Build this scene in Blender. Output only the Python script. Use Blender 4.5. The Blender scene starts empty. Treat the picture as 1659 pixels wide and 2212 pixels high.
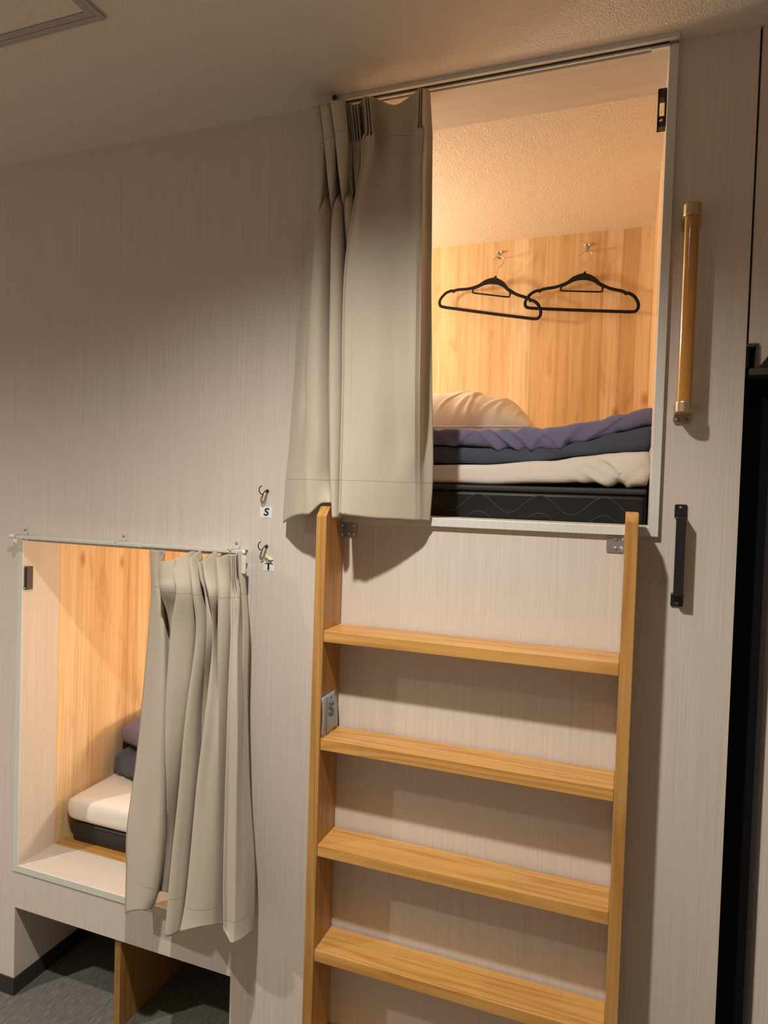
import bpy, bmesh, math, random
from mathutils import Vector, Matrix, noise
random.seed(7)
SC = bpy.context.scene
COL = SC.collection
PI = math.pi

# ------------------------------------------------------------------ materials
def newmat(name):
    m = bpy.data.materials.new(name); m.use_nodes = True
    nt = m.node_tree
    b = nt.nodes['Principled BSDF']
    return m, nt, b
def N(nt, t, **kw):
    n = nt.nodes.new(t)
    for k, v in kw.items(): setattr(n, k, v)
    return n
def ramp(nt, fac, stops):
    r = N(nt, 'ShaderNodeValToRGB'); e = r.color_ramp.elements
    while len(e) < len(stops): e.new(.5)
    for i, (p, c) in enumerate(stops):
        e[i].position = p; e[i].color = (*c, 1)
    nt.links.new(fac, r.inputs[0]); return r.outputs[0]
def coords(nt, scale, rot=(0, 0, 0)):
    tc = N(nt, 'ShaderNodeTexCoord'); mp = N(nt, 'ShaderNodeMapping')
    mp.inputs['Scale'].default_value = scale; mp.inputs['Rotation'].default_value = rot
    nt.links.new(tc.outputs['Object'], mp.inputs[0]); return mp.outputs[0]
def noise_t(nt, vec, scale=1, detail=4, rough=.5, dist=0):
    n = N(nt, 'ShaderNodeTexNoise'); n.inputs['Scale'].default_value = scale
    n.inputs['Detail'].default_value = detail; n.inputs['Roughness'].default_value = rough
    n.inputs['Distortion'].default_value = dist
    nt.links.new(vec, n.inputs['Vector']); return n.outputs['Fac']
def bump(nt, b, h, strength, dist=.001):
    k = N(nt, 'ShaderNodeBump'); k.inputs['Strength'].default_value = strength; k.inputs['Distance'].default_value = dist
    nt.links.new(h, k.inputs['Height']); nt.links.new(k.outputs[0], b.inputs['Normal'])
def mixc(nt, fac, a, c, mode='MIX'):
    m = N(nt, 'ShaderNodeMix', data_type='RGBA', blend_type=mode)
    if hasattr(fac, 'is_linked') or hasattr(fac, 'links'): nt.links.new(fac, m.inputs[0])
    else: m.inputs[0].default_value = fac
    for i, v in ((6, a), (7, c)):
        if isinstance(v, tuple): m.inputs[i].default_value = (*v, 1)
        else: nt.links.new(v, m.inputs[i])
    return m.outputs[2]
def plain(name, col, rough=.5, metal=0, bumps=None, spec=.5, coat=0):
    m, nt, b = newmat(name)
    v = coords(nt, (1, 1, 1))
    f = noise_t(nt, v, 60 if not bumps else bumps[0], 3)
    c = ramp(nt, f, [(.3, tuple(x * .94 for x in col)), (.7, tuple(min(1, x * 1.06) for x in col))])
    nt.links.new(c, b.inputs['Base Color'])
    b.inputs['Roughness'].default_value = rough; b.inputs['Metallic'].default_value = metal
    b.inputs['Specular IOR Level'].default_value = spec; b.inputs['Coat Weight'].default_value = coat
    if bumps: bump(nt, b, f, bumps[1])
    return m
def laminate(name, lo, hi, axis='z', rough=.42):
    m, nt, b = newmat(name)
    s = (900, 900, 9) if axis == 'z' else (9, 900, 900)
    f = noise_t(nt, coords(nt, s), 1, 3, .6)
    s2 = (260, 260, 2.5) if axis == 'z' else (2.5, 260, 260)
    g = noise_t(nt, coords(nt, s2), 1, 2, .5)
    a = N(nt, 'ShaderNodeMath', operation='ADD'); nt.links.new(f, a.inputs[0]); nt.links.new(g, a.inputs[1])
    h = N(nt, 'ShaderNodeMath', operation='MULTIPLY'); nt.links.new(a.outputs[0], h.inputs[0]); h.inputs[1].default_value = .5
    nt.links.new(ramp(nt, h.outputs[0], [(.33, lo), (.67, hi)]), b.inputs['Base Color'])
    b.inputs['Roughness'].default_value = rough; b.inputs['Specular IOR Level'].default_value = .35
    bump(nt, b, f, .12, .0006)
    return m
def plank_wood(name):
    m, nt, b = newmat(name)
    tc = N(nt, 'ShaderNodeTexCoord'); sp = N(nt, 'ShaderNodeSeparateXYZ'); nt.links.new(tc.outputs['Object'], sp.inputs[0])
    s = N(nt, 'ShaderNodeMath', operation='ADD'); nt.links.new(sp.outputs[0], s.inputs[0]); nt.links.new(sp.outputs[1], s.inputs[1])
    # wandering strip borders
    wob = noise_t(nt, coords(nt, (3, 3, 1.3)), 1, 2)
    w = N(nt, 'ShaderNodeMath', operation='MULTIPLY_ADD'); nt.links.new(wob, w.inputs[0]); w.inputs[1].default_value = .03; nt.links.new(s.outputs[0], w.inputs[2])
    v = N(nt, 'ShaderNodeTexVoronoi', voronoi_dimensions='1D'); v.inputs['Scale'].default_value = 20
    nt.links.new(w.outputs[0], v.inputs['W'])
    base = ramp(nt, v.outputs['Color'], [(.0, (.60, .40, .20)), (.3, (.69, .48, .26)), (.6, (.75, .55, .32)), (.85, (.84, .68, .44)), (1, (.90, .78, .55))])
    v2 = N(nt, 'ShaderNodeTexVoronoi', voronoi_dimensions='1D'); v2.inputs['Scale'].default_value = 46
    nt.links.new(w.outputs[0], v2.inputs['W'])
    b2 = ramp(nt, v2.outputs['Color'], [(.0, (.86, .82, .78)), (1, (1.1, 1.1, 1.12))])
    base = mixc(nt, .8, base, b2, 'MULTIPLY')
    g = noise_t(nt, coords(nt, (48, 48, 1.6)), 1, 5, .6, 1.4)
    gr = ramp(nt, g, [(.34, (.80, .73, .64)), (.55, (1, 1, 1)), (.75, (1.06, 1.06, 1.06))])
    base = mixc(nt, .8, base, gr, 'MULTIPLY')
    g3 = noise_t(nt, coords(nt, (9, 9, 2.6)), 1, 3, .5, 2.5)
    k = ramp(nt, g3, [(.2, (.66, .5, .34)), (.42, (1, 1, 1)), (1, (1, 1, 1))])
    base = mixc(nt, .7, base, k, 'MULTIPLY')
    # small knots
    kn = N(nt, 'ShaderNodeTexVoronoi'); kn.inputs['Scale'].default_value = 1
    nt.links.new(coords(nt, (7, 7, 3.2)), kn.inputs['Vector'])
    kr = ramp(nt, kn.outputs['Distance'], [(.0, (.35, .2, .1)), (.045, (.62, .46, .3)), (.11, (1, 1, 1))])
    base = mixc(nt, .75, base, kr, 'MULTIPLY')
    nt.links.new(base, b.inputs['Base Color'])
    b.inputs['Roughness'].default_value = .48; b.inputs['Specular IOR Level'].default_value = .3
    bump(nt, b, g, .06, .0005)
    return m
def ladder_wood(name, axis, dark=1.0):
    m, nt, b = newmat(name)
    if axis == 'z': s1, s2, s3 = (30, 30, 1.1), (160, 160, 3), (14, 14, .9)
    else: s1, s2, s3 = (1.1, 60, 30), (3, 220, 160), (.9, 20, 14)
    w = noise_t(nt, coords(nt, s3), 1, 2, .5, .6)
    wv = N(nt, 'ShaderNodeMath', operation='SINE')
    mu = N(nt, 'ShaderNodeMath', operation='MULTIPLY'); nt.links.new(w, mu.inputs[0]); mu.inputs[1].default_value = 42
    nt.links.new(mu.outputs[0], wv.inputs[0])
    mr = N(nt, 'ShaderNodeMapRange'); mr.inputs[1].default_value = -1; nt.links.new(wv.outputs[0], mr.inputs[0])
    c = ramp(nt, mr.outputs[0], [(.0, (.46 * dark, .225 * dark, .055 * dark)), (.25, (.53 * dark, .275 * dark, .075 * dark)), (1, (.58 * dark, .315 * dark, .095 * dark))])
    f = noise_t(nt, coords(nt, s2), 1, 3, .6)
    c = mixc(nt, .5, c, ramp(nt, f, [(.3, (.8, .76, .7)), (.7, (1.1, 1.1, 1.1))]), 'MULTIPLY')
    # finger-jointed boards: colour shifts along the length
    v = N(nt, 'ShaderNodeTexVoronoi', voronoi_dimensions='3D'); v.inputs['Scale'].default_value = 1
    nt.links.new(coords(nt, (5, .3, 2) if axis == 'x' else (1, 1, 3.2)), v.inputs['Vector'])
    c = mixc(nt, .55, c, ramp(nt, v.outputs['Color'], [(.0, (.84, .82, .78)), (1, (1.12, 1.1, 1.06))]), 'MULTIPLY')
    nt.links.new(c, b.inputs['Base Color'])
    b.inputs['Roughness'].default_value = .38; b.inputs['Specular IOR Level'].default_value = .45
    bump(nt, b, f, .05, .0005)
    return m
def fabric(name, col, stitches=(), rough=.75, sheen=.2):
    """woven cloth; stitches = local heights of horizontal seam lines"""
    m, nt, b = newmat(name)
    f = noise_t(nt, coords(nt, (1, 1, 1)), 900, 2)
    c = ramp(nt, f, [(.3, tuple(x * .93 for x in col)), (.7, tuple(min(1, x * 1.05) for x in col))])
    tc = N(nt, 'ShaderNodeTexCoord'); sp = N(nt, 'ShaderNodeSeparateXYZ'); nt.links.new(tc.outputs['Object'], sp.inputs[0])
    for z0 in stitches:
        d = N(nt, 'ShaderNodeMath', operation='SUBTRACT'); nt.links.new(sp.outputs[2], d.inputs[0]); d.inputs[1].default_value = z0
        a = N(nt, 'ShaderNodeMath', operation='ABSOLUTE'); nt.links.new(d.outputs[0], a.inputs[0])
        l = N(nt, 'ShaderNodeMath', operation='LESS_THAN'); nt.links.new(a.outputs[0], l.inputs[0]); l.inputs[1].default_value = .0007
        s = N(nt, 'ShaderNodeMath', operation='MULTIPLY'); nt.links.new(l.outputs[0], s.inputs[0]); s.inputs[1].default_value = .55
        c = mixc(nt, s.outputs[0], c, tuple(x * .32 for x in col))
    nt.links.new(c, b.inputs['Base Color'])
    b.inputs['Roughness'].default_value = rough; b.inputs['Specular IOR Level'].default_value = .25
    b.inputs['Sheen Weight'].default_value = sheen
    bump(nt, b, f, .12, .0004)
    return m
def carpet(name):
    m, nt, b = newmat(name)
    f = noise_t(nt, coords(nt, (260, 30, 1), (0, 0, .0)), 1, 4, .7)
    g = noise_t(nt, coords(nt, (1, 1, 1)), 500, 2)
    c = ramp(nt, f, [(.3, (.065, .063, .058)), (.52, (.135, .130, .117)), (.72, (.22, .21, .185))])
    c = mixc(nt, .5, c, ramp(nt, g, [(.3, (.6, .6, .6)), (.7, (1.3, 1.3, 1.3))]), 'MULTIPLY')
    nt.links.new(c, b.inputs['Base Color']); b.inputs['Roughness'].default_value = .95
    bump(nt, b, g, .5, .002)
    return m
def wallpaper(name, col):
    m, nt, b = newmat(name)
    f = noise_t(nt, coords(nt, (1, 1, 1)), 210, 3, .55)
    nt.links.new(ramp(nt, f, [(.3, tuple(x * .93 for x in col)), (.7, col)]), b.inputs['Base Color'])
    b.inputs['Roughness'].default_value = .85; b.inputs['Specular IOR Level'].default_value = .2
    bump(nt, b, f, .8, .0035)
    return m

M = {}
M['wall'] = laminate('pale_grained_laminate', (.55, .485, .42), (.66, .595, .525))
M['lam_x'] = laminate('pale_grained_board', (.56, .50, .43), (.68, .62, .55), 'x')
M['trim'] = laminate('off_white_trim', (.56, .56, .52), (.66, .66, .62), 'z', .4)
M['ceil'] = wallpaper('textured_ceiling_paper', (.80, .71, .61))
M['bunkceil'] = wallpaper('textured_bunk_paper', (.80, .70, .58))
M['wood'] = plank_wood('honey_wood_panel')
M['floorwood'] = ladder_wood('bunk_base_wood', 'x', .95)
M['rail'] = ladder_wood('ladder_wood_upright', 'z', .84)
M['rung'] = ladder_wood('ladder_wood_tread', 'x', 1.02)
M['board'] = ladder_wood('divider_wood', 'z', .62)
M['carpet'] = carpet('dark_striped_carpet')
M['base'] = plain('dark_baseboard', (.030, .026, .025), .5)
M['black'] = plain('satin_black_metal', (.012, .012, .013), .38)
M['void'] = plain('black_door_face', (.006, .006, .007), .7, spec=.15)
M['brown'] = plain('dark_brown_frame', (.055, .042, .036), .55)
M['steel'] = plain('brushed_steel', (.42, .41, .40), .38, .85)
M['zinc'] = plain('bright_zinc', (.65, .65, .66), .22, 1)
M['screw'] = plain('dull_brass_screw', (.25, .20, .15), .35, .9)
M['gold'] = plain('champagne_metal', (.50, .40, .25), .33, .85)
M['varnish'] = plain('varnished_wood_pole', (.42, .19, .04), .16, coat=.6)
M['railwhite'] = plain('pale_painted_metal', (.58, .57, .52), .35)
M['plastic'] = plain('white_plastic', (.75, .72, .66), .4)
M['darkhook'] = plain('dark_bronze_hook', (.035, .027, .022), .4, .6)
M['loop'] = plain('olive_brown_cord', (.20, .15, .085), .6)
M['paper'] = plain('white_paper_label', (.72, .73, .75), .55)
M['ink'] = plain('black_ink', (.010, .010, .010), .5)
M['cardgrey'] = plain('grey_blue_card', (.30, .36, .41), .3, coat=.5)
M['cardink'] = plain('brown_print', (.10, .075, .055), .5)
M['cardline'] = plain('faint_grey_print', (.17, .20, .23), .5)
M['yellow'] = plain('yellowed_tape', (.68, .62, .42), .35)
M['velvet'] = plain('black_velvet_plastic', (.010, .009, .010), .8, spec=.2)
M['mattress'] = plain('black_quilted_cover', (.008, .008, .0085), .34, bumps=(500, .15))
M['mattpipe'] = plain('black_ribbed_binding', (.022, .021, .021), .6, bumps=(700, .4))
M['stitch'] = plain('grey_quilting_line', (.05, .05, .05), .5)
M['sheet'] = fabric('cream_sheet', (.76, .70, .62), (), .8)
M['pillow'] = fabric('cream_pillowcase', (.78, .68, .56), (), .8)
M['purple'] = fabric('muted_purple_quilt', (.17, .16, .275), (), .65)
M['navy'] = fabric('slate_navy_blanket', (.070, .082, .115), (), .8)
M['curtain_up'] = fabric('beige_curtain_cloth', (.47, .41, .325), (2.268 - 1.43, 1.521 - 1.43))
M['curtain_low'] = fabric('beige_curtain_cloth_seamed', (.47, .41, .325), (1.243 - .42, .508 - .42))
M['gasket'] = plain('dark_slot', (.02, .015, .012), .7)
M['hatchframe'] = plain('grey_beige_hatch_frame', (.40, .37, .34), .45)

# ------------------------------------------------------------------ geometry helpers
def box(bm, x0, x1, y0, y1, z0, z1):
    v = [bm.verts.new(c) for c in ((x0, y0, z0), (x1, y0, z0), (x1, y1, z0), (x0, y1, z0), (x0, y0, z1), (x1, y0, z1), (x1, y1, z1), (x0, y1, z1))]
    for f in ((0, 3, 2, 1), (4, 5, 6, 7), (0, 1, 5, 4), (1, 2, 6, 5), (2, 3, 7, 6), (3, 0, 4, 7)): bm.faces.new([v[i] for i in f])
def tube(bm, pts, r, n=10, cap=True, mi=0, closed=False, flat=1.0):
    pts = [Vector(p) for p in pts]; rings = []
    rr = r if isinstance(r, (list, tuple)) else [r] * len(pts)
    prev = None; L = len(pts)
    for i, p in enumerate(pts):
        if closed: d = pts[(i + 1) % L] - pts[i - 1]
        else: d = pts[min(i + 1, L - 1)] - pts[max(i - 1, 0)]
        d.normalize()
        if prev is None:
            a = Vector((0, 1, 0)) if abs(d.y) < .9 else Vector((1, 0, 0))
        else: a = prev
        s = d.cross(a).normalized(); a = s.cross(d).normalized(); prev = a
        rings.append([bm.verts.new(p + (s * math.cos(t) + a * math.sin(t) * flat) * rr[i]) for t in [2 * PI * k / n for k in range(n)]])
    fs = []
    rng = range(L if closed else L - 1)
    for i in rng:
        A, B = rings[i], rings[(i + 1) % L]
        for k in range(n): fs.append(bm.faces.new((A[k], A[(k + 1) % n], B[(k + 1) % n], B[k])))
    if cap and not closed:
        fs.append(bm.faces.new(rings[0][::-1])); fs.append(bm.faces.new(rings[-1]))
    for f in fs: f.material_index = mi; f.smooth = True
def disc(bm, c, r, axis, depth, n=20, mi=0, dome=0):
    """short cylinder starting at c, going depth along axis"""
    c = Vector(c); ax = Vector(axis).normalized()
    t = Vector((0, 0, 1)) if abs(ax.z) < .9 else Vector((1, 0, 0))
    s = ax.cross(t).normalized(); u = s.cross(ax)
    prof = [(r, 0), (r, depth * .7), (r * .75, depth * (.95 + dome)), (r * .3, depth * (1 + dome))]
    rings = [[bm.verts.new(c + ax * h + (s * math.cos(a) + u * math.sin(a)) * q) for a in [2 * PI * k / n for k in range(n)]] for q, h in prof]
    for A, B in zip(rings, rings[1:]):
        for k in range(n):
            f = bm.faces.new((A[k], A[(k + 1) % n], B[(k + 1) % n], B[k])); f.smooth = True; f.material_index = mi
    bm.faces.new(rings[0][::-1]).material_index = mi; bm.faces.new(rings[-1]).material_index = mi
def prism(bm, poly, y0, y1, mi=0):
    """extrude an x-z outline between y0 and y1"""
    a = [bm.verts.new((x, y0, z)) for x, z in poly]; b = [bm.verts.new((x, y1, z)) for x, z in poly]
    n = len(poly)
    fs = [bm.faces.new(a), bm.faces.new(b[::-1])] + [bm.faces.new((a[i], b[i], b[(i + 1) % n], a[(i + 1) % n])) for i in range(n)]
    for f in fs: f.material_index = mi
def rrect(x0, x1, z0, z1, r, n=5):
    out = []
    for cx, cz, a0 in ((x1 - r, z0 + r, -PI / 2), (x1 - r, z1 - r, 0), (x0 + r, z1 - r, PI / 2), (x0 + r, z0 + r, PI)):
        for k in range(n + 1):
            a = a0 + PI / 2 * k / n; out.append((cx + r * math.cos(a), cz + r * math.sin(a)))
    return out
def obj(name, bm, mats, parent=None, base=None, bevel=0, seg=2, smooth=False):
    """ONE mesh object; vertices given in world space; base = where its origin sits"""
    bmesh.ops.recalc_face_normals(bm, faces=bm.faces)
    if base is None: base = Vector(parent.location) if parent and parent.parent is None else (world_loc(parent) if parent else Vector((0, 0, 0)))
    base = Vector(base)
    bmesh.ops.translate(bm, verts=bm.verts, vec=-base)
    if smooth:
        for f in bm.faces: f.smooth = True
    me = bpy.data.meshes.new(name); bm.to_mesh(me); bm.free()
    for m in (mats if isinstance(mats, (list, tuple)) else [mats]): me.materials.append(m)
    o = bpy.data.objects.new(name, me); COL.objects.link(o)
    if parent:
        o.parent = parent; o.location = base - world_loc(parent)
    else: o.location = base
    if bevel:
        b = o.modifiers.new('bevel', 'BEVEL'); b.width = bevel; b.segments = seg; b.limit_method = 'ANGLE'; b.angle_limit = .6
    return o
def world_loc(o):
    v = Vector((0, 0, 0))
    while o: v += o.location; o = o.parent
    return v
def thing(name, loc, label, cat, group=None):
    o = bpy.data.objects.new(name, None); COL.objects.link(o); o.location = loc; o.empty_display_size = .05
    return tag(o, label, cat, group)
def tag(o, label, cat, group=None):
    o['label'] = label; o['category'] = cat
    if group: o['group'] = group
    return o
def struct(o):
    o['kind'] = 'structure'; return o
def catmull(P, n, k=.5):
    """points through P with n steps per span; works on tuples of any length"""
    out = []
    L = len(P)
    for i in range(L - 1):
        p0, p1, p2, p3 = P[max(i - 1, 0)], P[i], P[i + 1], P[min(i + 2, L - 1)]
        for s in range(n):
            t = s / n; t2 = t * t; t3 = t2 * t
            h1 = 2 * t3 - 3 * t2 + 1; h2 = -2 * t3 + 3 * t2; h3 = t3 - 2 * t2 + t; h4 = t3 - t2
            out.append(tuple(h1 * b + h2 * c + h3 * k * (c - a) + h4 * k * (d - b) for a, b, c, d in zip(p0, p1, p2, p3)))
    out.append(tuple(P[-1])); return out
def text_mesh(name, body, size, loc, mat, parent, shear=0, bold=0, rot=(PI / 2, 0, 0), sx=1):
    cu = bpy.data.curves.new(name, 'FONT'); cu.body = body; cu.size = size; cu.extrude = .0002; cu.shear = shear; cu.offset = bold
    cu.align_x = 'CENTER'; cu.align_y = 'CENTER'
    t = bpy.data.objects.new(name, cu); COL.objects.link(t)
    dg = bpy.context.evaluated_depsgraph_get()
    me = bpy.data.meshes.new_from_object(t.evaluated_get(dg)); bpy.data.objects.remove(t)
    me.materials.clear(); me.materials.append(mat)
    o = bpy.data.objects.new(name, me); COL.objects.link(o); o.parent = parent
    o.location = Vector(loc) - world_loc(parent); o.rotation_euler = rot; o.scale = (sx, 1, 1)
    return o
BM = bmesh.new

CAMPOS = (1.56840, -1.44153, 1.49458)
CAMROT = (0.350033, -0.026987, 0.031857)
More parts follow.
